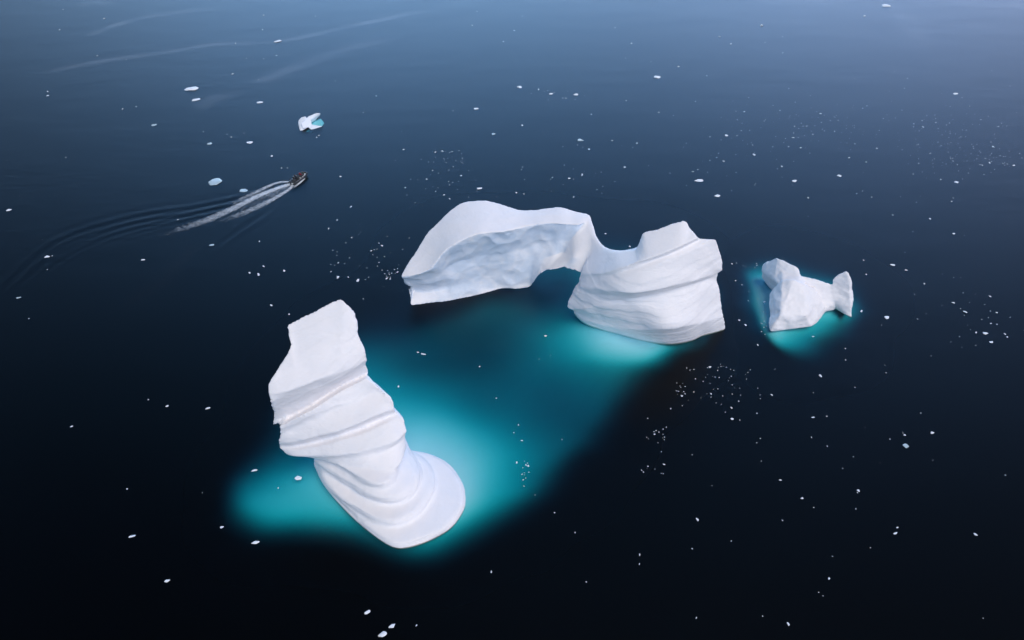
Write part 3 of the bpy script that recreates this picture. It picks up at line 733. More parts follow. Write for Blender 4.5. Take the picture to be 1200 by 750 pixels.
# larger floes: photo x, y, width in pixels, stretch across, label, category, material
BIG = [
    (224, 104, 17, 0.55, 'flat oval white ice floe, the largest on the far left water', 'ice floe', 0),
    (229.5, 117, 11, 0.35, 'thin white sliver of ice just below the flat oval floe', 'ice floe', 0),
    (253, 213, 20, 0.6, 'pale turquoise ice floe beside the boat wake, left of the boat', 'ice floe', 1),
    (285, 223.5, 11, 0.6, 'small pale ice floe between the turquoise floe and the boat wake', 'ice floe', 1),
    (326, 48.5, 10, 0.45, 'white ice floe far out on a pale drift line, above the spiky floe', 'ice floe', 0),
    (304.5, 120, 8, 0.4, 'white sliver of ice between the oval floe and the spiky floe', 'ice floe', 0),
    (292.5, 167, 8, 0.5, 'small white floe halfway between the oval floe and the boat', 'ice floe', 0),
    (246, 168.5, 8, 0.4, 'dim grey sliver of ice above the pale turquoise floe', 'ice floe', 1),
    (180.5, 146.5, 8, 0.35, 'dark flecked strip of ice left of the oval floe', 'ice floe', 1),
    (11, 246, 7, 0.5, 'white floe at the left edge of the photo above the boat wake', 'ice floe', 0),
    (558, 127.5, 6.5, 0.9, 'round white floe alone on far water left of centre', 'ice floe', 0),
    (609, 102, 7, 0.5, 'white floe at the left end of the short far row of ice', 'ice floe', 0),
    (646, 110, 6, 0.4, 'white floe in the middle of the short far row of ice', 'ice floe', 0),
    (675, 111, 7, 0.4, 'white floe at the right end of the short far row of ice', 'ice floe', 0),
    (578.5, 157, 6.5, 0.6, 'greyish white floe above the left half of the arch', 'ice floe', 1),
    (680, 164, 9, 0.5, 'pale melting floe above the right half of the arch', 'ice floe', 1),
    (562, 220.5, 9, 0.45, 'bright flat floe just above the crest of the arch', 'ice floe', 0),
    (770, 90.5, 9, 0.5, 'white floe on far water above the ribbed block', 'ice floe', 0),
    (1038, 6.5, 13, 0.6, 'pale floe at the very top edge of the photo, right side', 'ice floe', 0),
    (1120, 110, 6.5, 0.45, 'white floe alone on the far right water', 'ice floe', 0),
    (820, 211.5, 10, 0.4, 'bright oblong floe above the ribbed block of the arch', 'ice floe', 0),
    (840, 229.5, 9, 0.45, 'bright floe just above the right top corner of the ribbed block', 'ice floe', 0),
    (931, 212, 7, 0.45, 'bright floe above the small iceberg', 'ice floe', 0),
    (983.5, 206, 7, 0.5, 'bright slanting floe above the horn of the small iceberg', 'ice floe', 0),
    (1121, 213.5, 6, 0.7, 'brightest floe in the speckled patch near the right edge', 'ice floe', 0),
    (248, 287, 7, 0.5, 'dim floe on the dark water below the boat wake', 'ice floe', 1),
    (22, 349, 7, 0.4, 'dim slanting sliver of ice on the outer wake ripples at the left edge', 'ice floe', 1),
    (55, 301, 7, 0.5, 'white floe riding on the curved wake ripples at the left', 'ice floe', 0),
    (167.5, 304.5, 6, 0.35, 'white sliver of ice beneath the tail of the wake foam', 'ice floe', 0),
    (243.5, 478.5, 7, 0.55, 'white floe alone on dark water left of the tower', 'ice floe', 0),
    (298, 551.5, 8, 0.55, 'white floe on the turquoise glow left of the tower', 'ice floe', 0),
    (349.5, 560, 10, 0.8, 'pointed triangular floe on turquoise water at the tower foot', 'ice floe', 0),
    (155, 628.5, 9, 0.5, 'white floe on black water at the lower left', 'ice floe', 0),
    (196, 680.5, 7, 0.65, 'white floe near the bottom left corner of the photo', 'ice floe', 0),
    (299.5, 635.5, 10, 0.5, 'white floe at the lower edge of the left turquoise glow', 'ice floe', 0),
    (259.5, 618, 6, 0.6, 'small white floe at the left edge of the turquoise glow', 'ice floe', 0),
    (430.5, 717.5, 9, 0.75, 'rounded white floe at the bottom edge, above the pair of broken floes', 'ice floe', 0),
    (459, 734, 10, 0.6, 'slanting upper piece of the broken floe at the bottom edge', 'ice floe', 0),
    (449, 743, 14, 0.6, 'larger lower piece of the broken floe at the bottom edge', 'ice floe', 0),
    (1039, 372, 7, 0.7, 'white floe right of the horn of the small iceberg', 'ice floe', 0),
    (1046, 310.5, 7, 0.5, 'white floe above and right of the horn of the small iceberg', 'ice floe', 0),
    (1155, 390.5, 7, 0.6, 'upper floe of the close pair near the right edge', 'ice floe', 0),
    (1161.5, 401, 7, 0.5, 'lower floe of the close pair near the right edge', 'ice floe', 0),
    (1061, 522, 9, 0.8, 'faint ring-shaped melting floe on the dark right water', 'ice floe', 1),
    (1049.5, 625, 6, 0.6, 'white floe on the black water at the lower right', 'ice floe', 0),
    (1092.5, 507, 6, 0.6, 'white floe just right of the faint ring-shaped floe', 'ice floe', 0),
]
for k, (x, y, w, st, lab, cat, mt) in enumerate(BIG):
    me = floe_mesh(100 + k, 18, 0.5, 3)
    o = obj('ice_floe', me, (M_FLOE, M_FLOE_BLUE)[mt])
    s = w * mpp(y) * 1.12
    asp = min(1.0, st / math.sin(PITCH + math.atan((y - 375) / FPX)) * 0.85)
    p = P(x, y)
    o.location = (p.x, p.y, -0.01 * s)
    o.scale = (s, s * asp, s * (0.45 if not mt else 0.3))
    o.rotation_euler = (0, 0, R(random.uniform(5, 28)))
    tag(o, lab, cat, 'larger ice floes scattered over the water')

# spiky floe with a turquoise foot
def spiky():
    c = lambda a, b, h: P(320 + a / 17.143, 120 + b / 17.143, h)
    A = hull([c(500, 440, 0), c(510, 360, 1.2), c(560, 300, 1.8), c(650, 275, 2.2), (c(668, 300, 1.6)), c(600, 560, 0), c(540, 570, 0), c(680, 520, 0.2), c(690, 430, 1.0)] + [c(580, 520, -1), c(660, 480, -1), c(600, 440, -1)])
    B = hull([c(680, 300, 1.5), c(720, 275, 2.0), c(790, 260, 2.2), c(860, 215, 2.6), c(955, 205, 2.4), c(960, 235, 1.8), c(860, 330, 0.6), c(800, 380, 0.2), c(700, 400, 0.6)] + [c(720, 420, -1), c(850, 340, -1), c(800, 420, -1)])
    D = hull([c(650, 430, 0.6), c(700, 430, 0.6), c(760, 470, 0.5), c(860, 490, 0.2), c(1000, 480, 0.0), c(860, 525, 0), c(760, 550, 0), c(700, 500, 0.2)] + [c(700, 470, -1), c(900, 500, -0.6), c(760, 500, -1)])
    E = hull([c(560, 420, 1.6), c(700, 300, 1.8), c(760, 330, 1.4), c(780, 420, 0.6), c(720, 500, 0.4), c(600, 520, 0.6)] + [c(740, 400, -1), c(620, 480, -1)])
    me = remesh([A, B, D, E], 0.13, 3, 'ice_block')
    weather(me, (0, 0, 1), 0.03, 3.3, None, 0.16)
    r = empty('ice_floe', P(363, 147))
    tag(r, 'spiky white floe with a forked right side and turquoise water between, beyond the boat', 'ice floe', 'larger ice floes scattered over the water')
    obj('ice_block', me, M_FLOE, r)
    S = hull([c(820, 360, -0.3), c(960, 320, -0.5), c(1040, 420, -0.9), c(1000, 470, -0.5), c(860, 520, -0.5), c(700, 560, -0.9), c(760, 620, -2.2), c(640, 600, -1.5)] + [c(850, 450, -4), c(700, 500, -4), c(950, 400, -3.5)])
    obj('submerged_ice', remesh([S], 0.2, 3, 'submerged_ice'), M_SUB, r)
spiky()

# small chips: photo x, y, width in pixels
CHIPS = '''307.5 35 4;114 65.5 5;56 112.5 5;56 107.5 3;143.5 128 5;159.5 125 4;271 161 4;266 157.5 2;286 156 2;238 154.5 3;318.5 183 4;399 207 4;303 93.5 3;273 87 4;309 69 4;289 68.5 3;324 65 4;276 51 3;370 19 4;309 18 3;122 22 4;70 35 3;74 11 3;77 184.5 2;23 230 2;8 188 2;182 180 2;42 165 3;393 95 3;330 197 3;337 197 3;374 159 4;371 161 3;148 70 3
631 105 4;659.5 115 3;611.5 147 4;470.5 154 3;473 175.5 5;510 175 2;510 178.5 4;518 177 4;530 178 3;531 195.5 3;540.5 206 3;514 203 3;500 210 4;475 220 4;520.5 228.5 5;527 233 5;549 231 4;582 230.5 4;411 242.5 5;690 175 3;637 226 2;605 226 3;614 227.5 3;646 224 3;660 216.5 3;667 209 4;672 210 2;682 205 5;698 203 2;704.5 202 2;732 196 3;746.5 168 3;760 194 3;786 76 2;795 78 3;763 72.5 4;733 68 3;740 51 3;721 33 4;771.5 15 3;769 41 3;733.5 118 4;772 132 3;693 134 3;612 19 3;602.5 36 3;559 13.5 3;553 30 3;590 49 3;644 49 3;437 8 3;426 132 3;441 112.5 3;531 130 3;785 203 2;672 231 3;717 165 4;638 157 2
1013 19 4;892.5 30 5;843 43 3;856.5 51.5 4;896.5 50 3;917 62 3;917 43 3;828 89 4;815 119 3;822 110.5 2;1162 83 2;1048 84.5 3;1001 92 3;852 140.5 2;864 140.5 2;872 131 4;906 124 2;914 129.5 4;961.5 133.5 4;966 135 2;982 141 3;998.5 126 2;1000 124 2;1035 139 3;933 134.5 2;932 120 2;851 159 5;863.5 159 4;832 160.5 3;882 170 3;883.5 181.5 5;865 176 2;929.5 161.5 4;931 148 3;945.5 148 3;952.5 157.5 3;966 153.5 4;978 154 3;997.5 155.5 2;924 172 3;938 173.5 4;949 179.5 2;983 174 2;995 185 5;1015 190 3;1027.5 174 3;916 195 5;911 198 3;848 189 3;832 188 3;811.5 201 5;815 212 5;929 217 3;979 226 2;947 232 4;1004 227 4;1010.5 224 3;1021.5 231 3;1115 236 4;1117 232 3;1102.5 210.5 4;1128 210 3;1163.5 172 5;1159.5 191 4;1151 194 3;1177 191 3;1188 194 4;1117 189 4;1075.5 177 2;1070 204 3;1052 172 2;1074 237 2
208.5 257.5 4;50 281 2;61 300 3;55.5 316 4;34 373.5 5;309 312 6;303 322 6;292 320 5;333 317.5 6;304 283 4;318 358 5;338.5 368.5 5;196 476 4;174 468.5 3;84 500 5;395 258 4;385 268 5;396.5 308 5;388 318.5 4;396 325 5;387.5 310 2
412 278.5 3;421.5 263 2;444 285 2;447.5 288 4;454 277 3;435 294 3;442 292 2;419.5 329 6;408 325 4;453 326.5 5;457.5 327 5;466 319 4;456 319 2;428 328 2;709.5 274 4;738 289 3;489.5 413 5;496 415 6;562 429.5 5;639.5 394 6;632 421 3;467 453 5;581.5 467 3;607.5 498 4;645 416.5 2;786 479 3
857.5 309.5 5;862 329 5;866.5 375.5 5;873.5 381 4;888 404.5 5;953 394.5 5;990.5 408.5 3;991 422 3;1009.5 365 5;1062 317 4;1012 305 5;1015 321.5 3;1083 332.5 6;1117 355 5;1131.5 366 6;1160 347.5 4;1154 357 3;1168 366.5 3;1183.5 372 4;1161 379 3;1168 380 3;1177.5 391.5 5;1180 395 4;1143.5 389.5 4;1117.5 274 5;1089.5 256.5 5;1130 276 2;1046 252 4;961.5 440.5 6;1002 454 4;952.5 489 6;1079 484 3;832 430 4;829 431 3;841 434 3;860 434 3;824 447 4;815 444 2;803 453 3;858 451 2;857 441 3;868 463 2;888 455 3;904 463 4;833 461.5 4;867 455 2;891 467 2;801 459 4;857 478 3;857.5 491 6;850 483 2;799 464 4;896 354 4
149 573 3;237 577.5 3;326 572 3;602 507 3;611.5 516.5 4;605.5 542 5;616 545 4;619 546 3;614.5 554 2;613 562.5 3;614 570 4;627 580 3;650 601 5;674 624 3;658.5 515 3;575.5 670 5;488 733 5;687 682 5;749.5 650 5;749.5 661 3;752 551 4;754 553 3;778 544 3;775 529.5 3;766.5 506 4;767 509 4;777 509 3;777 503 3;771 519 3
811 533 3;891 514 3;951 512.5 4;969.5 523 3;1043 514.5 3;1060 510 4;1178 557 4;940 584 6;914.5 563 4;1006 575 4;1003 596.5 4;817 609 5;917 610 4;1051.5 618 4;1143 626.5 5;857 634 3;811 643 3;975.5 652 4;971.5 678 4;893.5 722 5;923.5 731.5 5;816 724 4'''
ZONES = [
    (lambda x, y: x < 420 and y < 100, 'tiny white ice chip far out on the pale drift lines at the upper left', 'ice chips on the far upper left water'),
    (lambda x, y: x < 420 and y < 250, 'tiny white ice chip on blue water around the boat and the spiky floe', 'ice chips around the boat'),
    (lambda x, y: x < 800 and y < 100, 'tiny white ice chip on the farthest water along the top middle', 'ice chips along the top middle'),
    (lambda x, y: x < 800 and y < 190, 'tiny white ice chip on mid-distance water beyond the arch', 'ice chips beyond the arch'),
    (lambda x, y: x < 800 and y < 300 and x > 404, 'tiny white ice chip in the loose cluster close behind the arch', 'ice chips close behind the arch'),
    (lambda x, y: y < 110, 'tiny white ice chip on the farthest water at the upper right', 'ice chips on the far upper right water'),
    (lambda x, y: y < 250 and x < 1048, 'tiny white ice chip in the wide speckled field beyond the small iceberg', 'ice chips in the field beyond the small iceberg'),
    (lambda x, y: y < 250, 'tiny white ice chip in the speckled patch near the right edge', 'ice chips near the right edge'),
    (lambda x, y: x < 480 and 295 < y < 340 and x > 380, 'tiny white ice chip in the cluster off the left tip of the arch', 'ice chips off the left tip of the arch'),
    (lambda x, y: x < 400 and y < 380, 'tiny white ice chip on dark water between the wake and the tower', 'ice chips between the wake and the tower'),
    (lambda x, y: x < 345, 'tiny white ice chip on black water left of the tower', 'ice chips left of the tower'),
    (lambda x, y: x < 665 and y < 620 and y > 340, 'tiny white ice chip on the turquoise water between tower and arch', 'ice chips on the turquoise water'),
    (lambda x, y: 740 < x < 910 and 425 < y < 560, 'tiny white ice chip in the curved line of specks below the ribbed block', 'ice chips in the curved line below the ribbed block'),
    (lambda x, y: 845 < x < 1016 and y < 430, 'tiny white ice chip floating close round the small iceberg', 'ice chips round the small iceberg'),
    (lambda x, y: x > 1000 and y < 430, 'tiny white ice chip on dark water right of the small iceberg', 'ice chips right of the small iceberg'),
    (lambda x, y: x > 780, 'tiny white ice chip on black water at the lower right', 'ice chips at the lower right'),
    (lambda x, y: True, 'tiny white ice chip on black water below the tongue of the tower', 'ice chips below the tongue')]
chips = [tuple(map(float, s.split())) for line in CHIPS.split('\n') for s in line.split(';')]
protos = [floe_mesh(k, 12, 0.6) for k in range(9)]
for k, (x, y, w) in enumerate(chips):
    o = bpy.data.objects.new('ice_chip', protos[k % 9])
    if not protos[k % 9].materials: protos[k % 9].materials.append(M_FLOE)
    col.objects.link(o)
    s = w * mpp(y) * random.choice((0.5, 0.65, 0.75, 0.85, 1.0, 1.15))
    p = P(x, y)
    o.location = (p.x, p.y, 0.05 * s)
    o.scale = (s, s * random.uniform(0.55, 1.0), s * random.uniform(0.35, 0.7))
    o.rotation_euler = (0, 0, random.uniform(0, 6.28))
    for test, lab, grp in ZONES:
        if test(x, y):
            tag(o, lab, 'ice chip', grp); break
print('individual floes', len(BIG) + 1 + len(chips))

# crumbs too small to count, drifting in the same patches
def brash():
    bm = bmesh.new()
    r = random.Random(5)
    spots = [(1110, 160, 75, 45, 120), (960, 145, 110, 30, 90), (1150, 185, 45, 14, 45), (525, 185, 22, 12, 22), (655, 110, 28, 9, 16), (510, 210, 60, 25, 26), (430, 300, 40, 28, 30), (455, 322, 10, 5, 14),
             (845, 437, 45, 10, 24), (800, 462, 6, 14, 14), (845, 465, 50, 16, 14), (772, 512, 10, 10, 8), (765, 550, 16, 6, 5), (615, 548, 6, 16, 8), (890, 312, 26, 5, 14), (896, 372, 5, 16, 16), (900, 330, 120, 40, 20), (1140, 370, 50, 40, 24), (700, 190, 90, 35, 24), (860, 190, 60, 40, 30), (1000, 500, 190, 190, 30)]
    for cx, cy_, sx, sy, n in spots:
        for _ in range(n):
            x, y = r.gauss(cx, sx * 0.6), r.gauss(cy_, sy * 0.6)
            if 660 < x < 855 and 255 < y < 408: continue
            s = r.uniform(0.5, 1.35) * mpp(y)
            p = P(x, y)
            m = Matrix.Translation((p.x, p.y, 0.0)) @ Matrix.Rotation(r.uniform(0, 6), 4, 'Z') @ Matrix.Diagonal((s * 0.5, s * 0.5 * r.uniform(0.5, 1), s * 0.25, 1))
            bmesh.ops.create_icosphere(bm, subdivisions=1, radius=1.0, matrix=m)
    for v in bm.verts:
        v.co += Vector((r.uniform(-.06, .06), r.uniform(-.06, .06), 0))
    tag(obj('brash_ice', bm_mesh('brash_ice', bm, False), M_FLOE), 'faint sprinkle of crushed ice crumbs drifting in loose patches', 'brash ice', kind='stuff')
brash()

# ------------------------------------------------------------------ boat
M_TUBE = plain('black_rubber', (0.022, 0.024, 0.028), 0.45)
M_DECK = plain('grey_deck', (0.035, 0.037, 0.04), 0.7)
M_HULL = plain('white_hull', (0.62, 0.63, 0.64), 0.35)
M_CONS = plain('dark_console', (0.05, 0.055, 0.06), 0.4)
M_MOTOR = plain('engine_cowl', (0.03, 0.03, 0.035), 0.3)
M_SEAT = plain('seat_vinyl', (0.06, 0.06, 0.065), 0.6)
M_STEEL = plain('steel_tube', (0.16, 0.16, 0.17), 0.45, 0.5)
M_SCREEN = plain('tinted_screen', (0.12, 0.16, 0.19), 0.1)
M_SKIN = plain('skin', (0.55, 0.36, 0.27), 0.6)

def tube_mesh(bm, pts_, rad, seg=14, caps=True):
    pts_ = [Vector(p) for p in pts_]
    rads = rad if isinstance(rad, (list, tuple)) else [rad] * len(pts_)
    rings_ = []
    for i, p in enumerate(pts_):
        t = (pts_[min(i + 1, len(pts_) - 1)] - pts_[max(i - 1, 0)]).normalized()
        u = t.cross(Vector((0, 0, 1)))
        if u.length < 1e-3: u = t.cross(Vector((0, 1, 0)))
        u.normalize(); v = u.cross(t)
        rings_.append([bm.verts.new(p + rads[i] * (math.cos(a) * u + math.sin(a) * v)) for a in [2 * math.pi * k / seg for k in range(seg)]])
    for a, b in zip(rings_[:-1], rings_[1:]):
        for k in range(seg):
            bm.faces.new((a[k], a[(k + 1) % seg], b[(k + 1) % seg], b[k]))
    if caps:
        bm.faces.new(rings_[0][::-1]); bm.faces.new(rings_[-1])
def bbox(bm, c, s, bev=0.03, rot=None):
    m = Matrix.Translation(c) @ (rot or Matrix()) @ Matrix.Diagonal((*s, 1))
    r = bmesh.ops.create_cube(bm, size=1.0, matrix=m)
    es = list({e for v in r['verts'] for e in v.link_edges})
    if bev: bmesh.ops.bevel(bm, geom=es, offset=bev, segments=2, affect='EDGES', profile=0.6)

pa, pb = P(341.0, 217.0), P(360.0, 204.8)
head = math.atan2(pb.y - pa.y, pb.x - pa.x)
LEN = (pb - pa).length
print('boat length', LEN)
bc = (pa + pb) / 2
boat = empty('inflatable_boat', (bc.x, bc.y, 0.0), head)
tag(boat, 'black rigid inflatable boat speeding ahead of its white foam wake', 'boat')
Ls, Wb = LEN, LEN * 0.36
def build_boat():
    L2, w2 = Ls / 2, Wb / 2
    rt = Ls * 0.042
    bm = bmesh.new()
    path = []
    for x in np.linspace(-L2, L2 * 0.35, 8): path.append((x, -w2 + rt, 0.42 + 0.02 * (x + L2)))
    for a in np.linspace(0, math.pi, 17)[1:-1]:
        k = math.sin(a)
        path.append((L2 * 0.35 + (L2 * 0.65 - rt) * k ** 0.8, -(w2 - rt) * math.cos(a), 0.42 + 0.02 * 1.35 * L2 + 0.35 * k ** 1.5))
    for x in np.linspace(L2 * 0.35, -L2, 8): path.append((x, w2 - rt, 0.42 + 0.02 * (x + L2)))
    rads = [rt] * len(path); rads[0] = rads[-1] = rt * 0.55
    tube_mesh(bm, path, rads)
    obj('tube', bm_mesh('tube', bm), M_TUBE, boat, (0, 0, 0))
    bm = bmesh.new()                                       # V hull and transom
    V, F = [], []
    xs = np.linspace(-L2 * 0.92, L2 * 0.86, 12)
    for x in xs:
        t = (x / L2 + 0.92) / 1.78
        hw = (w2 - rt) * (1 - max(0, (t - 0.6) / 0.4) ** 2.0 * 0.95)
        V += [(x, -hw, 0.42 + 0.35 * t * t), (x, -hw * 0.85, 0.12 + 0.4 * t ** 3), (x, 0, -0.25 + 0.75 * t ** 4), (x, hw * 0.85, 0.12 + 0.4 * t ** 3), (x, hw, 0.42 + 0.35 * t * t)]
    for i in range(11):
        for j in range(4):
            a = i * 5 + j; F.append((a, a + 1, a + 6, a + 5))
        F.append((i * 5 + 4, i * 5, i * 5 + 5, i * 5 + 9))
    F.append((0, 4, 3, 2, 1)); F.append((55, 56, 57, 58, 59))
    obj('hull', mesh('hull', V, F, False), M_HULL, boat, (0, 0, 0))
    bm = bmesh.new(); bbox(bm, (-L2 * 0.05, 0, 0.49), (Ls * 0.80, Wb - 3.2 * rt, 0.05), 0.0)
    obj('deck', bm_mesh('deck', bm, False), M_DECK, boat, (0, 0, 0))
    bm = bmesh.new()
    bbox(bm, (-L2 * 0.12, 0, 0.95), (0.7, 0.8, 0.9), 0.08); bbox(bm, (-L2 * 0.12 - 0.2, 0, 1.42), (0.35, 0.7, 0.12), 0.04)
    cons = obj('console', bm_mesh('console', bm, False), M_CONS, boat, (0, 0, 0))
    bm = bmesh.new(); bbox(bm, (-L2 * 0.12 + 0.25, 0, 1.62), (0.03, 0.72, 0.42), 0.01, Matrix.Rotation(-0.4, 4, 'Y'))
    obj('windscreen', bm_mesh('windscreen', bm, False), M_SCREEN, cons, (0, 0, 0))
    bm = bmesh.new(); tube_mesh(bm, [(-L2 * 0.12 - 0.42 + 0.02 * math.sin(a), 0.19 * math.cos(a), 1.42 + 0.19 * math.sin(a)) for a in np.linspace(0, 2 * math.pi, 15)], 0.018, 6)
    obj('steering_wheel', bm_mesh('steering_wheel', bm), M_STEEL, cons, (0, 0, 0))
    for x, wd in ((-L2 * 0.55, 0.9), (L2 * 0.22, 0.9), (L2 * 0.48, 0.7)):
        bm = bmesh.new(); bbox(bm, (x, 0, 0.72), (0.45, wd, 0.42), 0.05); bbox(bm, (x, 0, 0.95), (0.5, wd + 0.06, 0.09), 0.03)
        obj('seat', bm_mesh('seat', bm, False), M_SEAT, boat, (0, 0, 0))
    bm = bmesh.new()
    q = [(-L2 * 0.82, -w2 * 0.62, 0.5), (-L2 * 0.84, -w2 * 0.55, 1.5), (-L2 * 0.84, -w2 * 0.35, 1.75), (-L2 * 0.84, w2 * 0.35, 1.75), (-L2 * 0.84, w2 * 0.55, 1.5), (-L2 * 0.82, w2 * 0.62, 0.5)]
    tube_mesh(bm, q, 0.035, 8)
    obj('roll_bar', bm_mesh('roll_bar', bm), M_STEEL, boat, (0, 0, 0))
    bm = bmesh.new()
    bbox(bm, (-L2 * 1.0, 0, 1.02), (0.62, 0.46, 0.5), 0.12); bbox(bm, (-L2 * 1.0 + 0.05, 0, 0.45), (0.3, 0.2, 0.8), 0.05); bbox(bm, (-L2 * 1.0 + 0.05, 0, -0.05), (0.55, 0.12, 0.2), 0.04)
    mo = obj('outboard_motor', bm_mesh('outboard_motor', bm, False), M_MOTOR, boat, (0, 0, 0))
    bm = bmesh.new()
    for k in range(3):
        bbox(bm, (-L2 - 0.28, 0.11 * math.cos(k * 2.094), -0.1 + 0.11 * math.sin(k * 2.094)), (0.04, 0.2, 0.09), 0.01, Matrix.Rotation(k * 2.094, 4, 'X') @ Matrix.Rotation(0.5, 4, 'Y'))
    obj('propeller', bm_mesh('propeller', bm, False), M_STEEL, mo, (0, 0, 0))
    for s in (-1, 1):
        bm = bmesh.new(); tube_mesh(bm, [(x, s * (w2 - rt * 0.3), 0.42 + 0.02 * (x + L2) + rt * 1.15 + 0.05 * math.sin((x + L2) * 5) ** 2) for x in np.linspace(-L2 * 0.7, L2 * 0.3, 30)], 0.015, 5)
        obj('grab_line', bm_mesh('grab_line', bm), M_HULL, boat, (0, 0, 0))
build_boat()

# ------------------------------------------------------------------ people aboard
def person(x, y, z, face, pose, jacket, trousers, label, hat):
    """one continuous skinned figure; x, y, z: feet (standing) or seat (sitting) in the boat's own frame"""
    J, E, Rd = [], [], []
    def v(p, r, par=None):
        J.append(Vector(p)); Rd.append(r)
        if par is not None: E.append((par, len(J) - 1))
        return len(J) - 1
    hz = 0.92 if pose == 'stand' else 0.12
    lean = 0.06
    pel = v((0, 0, hz), 0.135)
    sp = v((lean * 0.3, 0, hz + 0.22), 0.13, pel)
    ch = v((lean * 0.7, 0, hz + 0.42), 0.15, sp)
    nk = v((lean, 0, hz + 0.56), 0.06, ch)
    nk2 = v((lean + 0.01, 0, hz + 0.62), 0.055, nk)
    h1 = v((lean + 0.03, 0, hz + 0.71), 0.085, nk2)
    h2 = v((lean + 0.02, 0, hz + 0.80), 0.085, h1)
    v((lean + 0.135, 0, hz + 0.735), 0.018, h1)                     # nose
    for s in (-1, 1):
        sh = v((lean * 0.8, s * 0.19, hz + 0.48), 0.075, ch)
        if pose == 'stand':
            el = v((0.16, s * 0.27, hz + 0.24), 0.058, sh); wr = v((0.40, s * 0.15, hz + 0.33), 0.04, el)
        else:
            el = v((0.08, s * 0.27, hz + 0.22), 0.058, sh); wr = v((0.31, s * 0.17, hz + 0.16), 0.04, el)
        d = (J[wr] - J[el]).normalized()
        pm = v(J[wr] + d * 0.075, 0.036, wr)
        for k in range(4):
            a = v(J[pm] + d * 0.045 + Vector((0, s * (0.027 - 0.018 * k), 0.006)), 0.010, pm)
            v(J[a] + d * (0.035 + 0.006 * (k in (1, 2))) + Vector((0, 0, -0.022)), 0.009, a)
        th = v(J[wr] + d * 0.04 + Vector((0, -s * 0.04, 0.01)), 0.012, wr)
        v(J[th] + d * 0.035 + Vector((0, -s * 0.012, -0.01)), 0.010, th)
        hp = v((0, s * 0.10, hz - 0.06), 0.10, pel)
        if pose == 'stand':
            kn = v((0.05, s * 0.12, 0.50), 0.072, hp); an = v((0, s * 0.13, 0.10), 0.048, kn); v((0.15, s * 0.14, 0.045), 0.045, an)
        else:
            kn = v((0.44, s * 0.14, hz - 0.03), 0.075, hp); an = v((0.46, s * 0.14, hz - 0.42), 0.05, kn); v((0.60, s * 0.15, hz - 0.47), 0.045, an)
    me = bpy.data.meshes.new('body'); me.from_pydata([tuple(q) for q in J], E, [])
    o = bpy.data.objects.new('work', me); col.objects.link(o)
    sk = o.modifiers.new('skin', 'SKIN'); sk.branch_smoothing = 0.6
    for q, r in zip(me.skin_vertices[0].data, Rd): q.radius = (r, r)
    me.skin_vertices[0].data[0].use_root = True
    o.modifiers.new('sub', 'SUBSURF').levels = 2
    out = bpy.data.meshes.new_from_object(o.evaluated_get(bpy.context.evaluated_depsgraph_get()))
    bpy.data.objects.remove(o); bpy.data.meshes.remove(me)
    for m_ in (jacket, trousers, M_SKIN): out.materials.append(m_)
    wrs = [J[i] for i in range(len(J))]
    for p in out.polygons:
        c = p.center
        p.material_index = 0
        if c.z > hz + 0.60: p.material_index = 2
        elif c.x > (0.39 if pose == 'stand' else 0.31) and c.z > hz + 0.02 and abs(c.y) < 0.3 and (pose == 'stand' or c.z > hz + 0.09): p.material_index = 2
        elif c.z < hz + 0.02: p.material_index = 1
        p.use_smooth = True
    t = empty('person', (0, 0, 0))
    t.location = boat.matrix_basis @ Vector((x, y, z)) if False else (Matrix.Translation(boat.location) @ Matrix.Rotation(head, 4, 'Z')) @ Vector((x, y, z))
    t.rotation_euler = (0, 0, head + face)
    obj('body', out, None, t, (0, 0, 0))
    bm = bmesh.new()
    bmesh.ops.create_uvsphere(bm, u_segments=16, v_segments=10, radius=0.112, matrix=Matrix.Translation((lean + 0.012, 0, hz + 0.795)) @ Matrix.Diagonal((1.05, 0.95, 0.95, 1)))
    bmesh.ops.delete(bm, geom=[q for q in bm.verts if q.co.z < hz + 0.775], context='VERTS')
    bmesh.ops.solidify(bm, geom=bm.faces[:], thickness=0.012)
    obj('hat', bm_mesh('hat', bm), hat, t, (0, 0, 0))
    for s in (-1, 1):
        bm = bmesh.new(); bmesh.ops.create_uvsphere(bm, u_segments=8, v_segments=6, radius=0.012, matrix=Matrix.Translation((lean + 0.108, s * 0.034, hz + 0.755)))
        obj('eye', bm_mesh('eye', bm), M_TUBE, t, (0, 0, 0))
    tag(t, label, 'person')
M_RED = plain('red_jacket', (0.26, 0.025, 0.035), 0.7)
M_BLACK = plain('black_suit', (0.018, 0.019, 0.022), 0.75)
M_NAVY = plain('navy_trousers', (0.025, 0.03, 0.05), 0.8)
M_OLIVE = plain('olive_jacket', (0.06, 0.075, 0.045), 0.75)
M_HATW = plain('pale_knit', (0.5, 0.55, 0.55), 0.9)
L2 = Ls / 2
person(-L2 * 0.12 - 0.85, 0.0, 0.515, 0.0, 'stand', M_BLACK, M_BLACK, 'person in black standing at the boat console', M_BLACK)
person(-L2 * 0.55 + 0.02, 0.22, 1.0, 0.0, 'sit', M_BLACK, M_NAVY, 'person in dark clothes and a pale hat sitting near the stern', M_HATW)
person(L2 * 0.22, -0.22, 1.0, 0.0, 'sit', M_RED, M_NAVY, 'person in a red jacket on the middle seat, right side of the boat', M_BLACK)
person(L2 * 0.22, 0.24, 1.0, 0.0, 'sit', M_RED, M_BLACK, 'person in a red jacket on the middle seat, left side of the boat', M_RED)
person(L2 * 0.48, 0.0, 1.0, 0.0, 'sit', M_OLIVE, M_NAVY, 'person in olive sitting closest to the bow', M_BLACK)

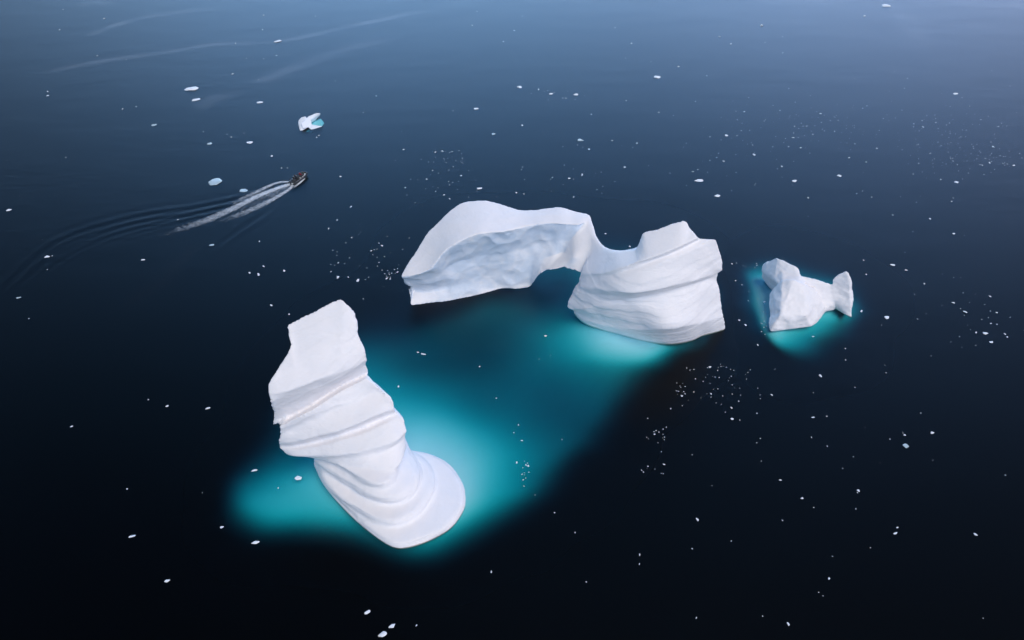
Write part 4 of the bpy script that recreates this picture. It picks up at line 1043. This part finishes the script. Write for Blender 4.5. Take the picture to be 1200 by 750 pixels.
# ------------------------------------------------------------------ wake foam
def foam_material():
    t = NT('wake_foam')
    tc = t.n('TexCoord'); at = t.n('Attribute', _attribute_name='foam')
    n = t.n('TexNoise', Scale=1.0, Detail=7.0, Roughness=0.8); t.l(tc.outputs['Object'], n.inputs['Vector'])
    su = t.n('Math', _operation='ADD'); t.l(n.outputs[0], su.inputs[0]); t.l(at.outputs['Fac'], su.inputs[1])
    mr = t.n('MapRange'); mr.inputs[1].default_value = 0.82; mr.inputs[2].default_value = 1.45; t.l(su.outputs[0], mr.inputs[0])
    d = t.n('BsdfDiffuse', Color=(0.80, 0.84, 0.88, 1)); tr = t.n('BsdfTransparent'); mx = t.n('MixShader')
    t.l(mr.outputs[0], mx.inputs[0]); t.l(tr.outputs[0], mx.inputs[1]); t.l(d.outputs[0], mx.inputs[2])
    t.l(mx.outputs[0], t.out.inputs['Surface'])
    return t.m
def wake():
    V, F, D = [], [], []
    lines = [([(341.5, 215.5), (325, 221), (300, 231), (270, 246), (240, 259), (210, 269), (170, 282)], 0.9, 2.6, 0.82),
             ([(340, 213.5), (330, 213.5), (318, 217), (300, 225.5), (280, 235), (255, 246)], 0.5, 1.8, 0.74),
             ([(343, 217.5), (339, 222), (328, 229), (310, 239), (290, 248), (262, 258), (235, 266)], 0.6, 2.4, 0.74),
             ([(357, 209.5), (352, 214), (347, 218), (342, 222)], 0.3, 0.6, 1.1),
             ([(336, 218), (320, 226), (300, 238), (270, 253), (230, 268)], 2.0, 6.0, 0.44)]
    for li, (pxs, w0, w1, dn) in enumerate(lines):
        line = catmull([P(x, y) for x, y in pxs], 120)
        base = len(V)
        NC = 11
        for i, p in enumerate(line):
            t = i / 119
            d = line[min(i + 1, 119)] - line[max(i - 1, 0)]; d /= np.linalg.norm(d)
            nrm = np.array([-d[1], d[0], 0])
            w = w0 + (w1 - w0) * t
            for j in range(NC):
                u = j / (NC - 1) * 2 - 1
                q = p + nrm * u * w
                V.append((q[0], q[1], 0.05 + 0.012 * li + 0.06 * (1 - t) * (1 - u * u)))
                D.append(dn * (1 - t) ** 0.5 * (1 - u * u) ** 0.5)
        for i in range(119):
            for j in range(NC - 1):
                a = base + i * NC + j; F.append((a, a + 1, a + NC + 1, a + NC))
    me = mesh('wake_foam', V, F)
    add_attr(me, 'foam', D)
    tag(obj('wake_foam', me, foam_material()), 'white foam streaks trailing behind the boat', 'wake', kind='stuff')
wake()
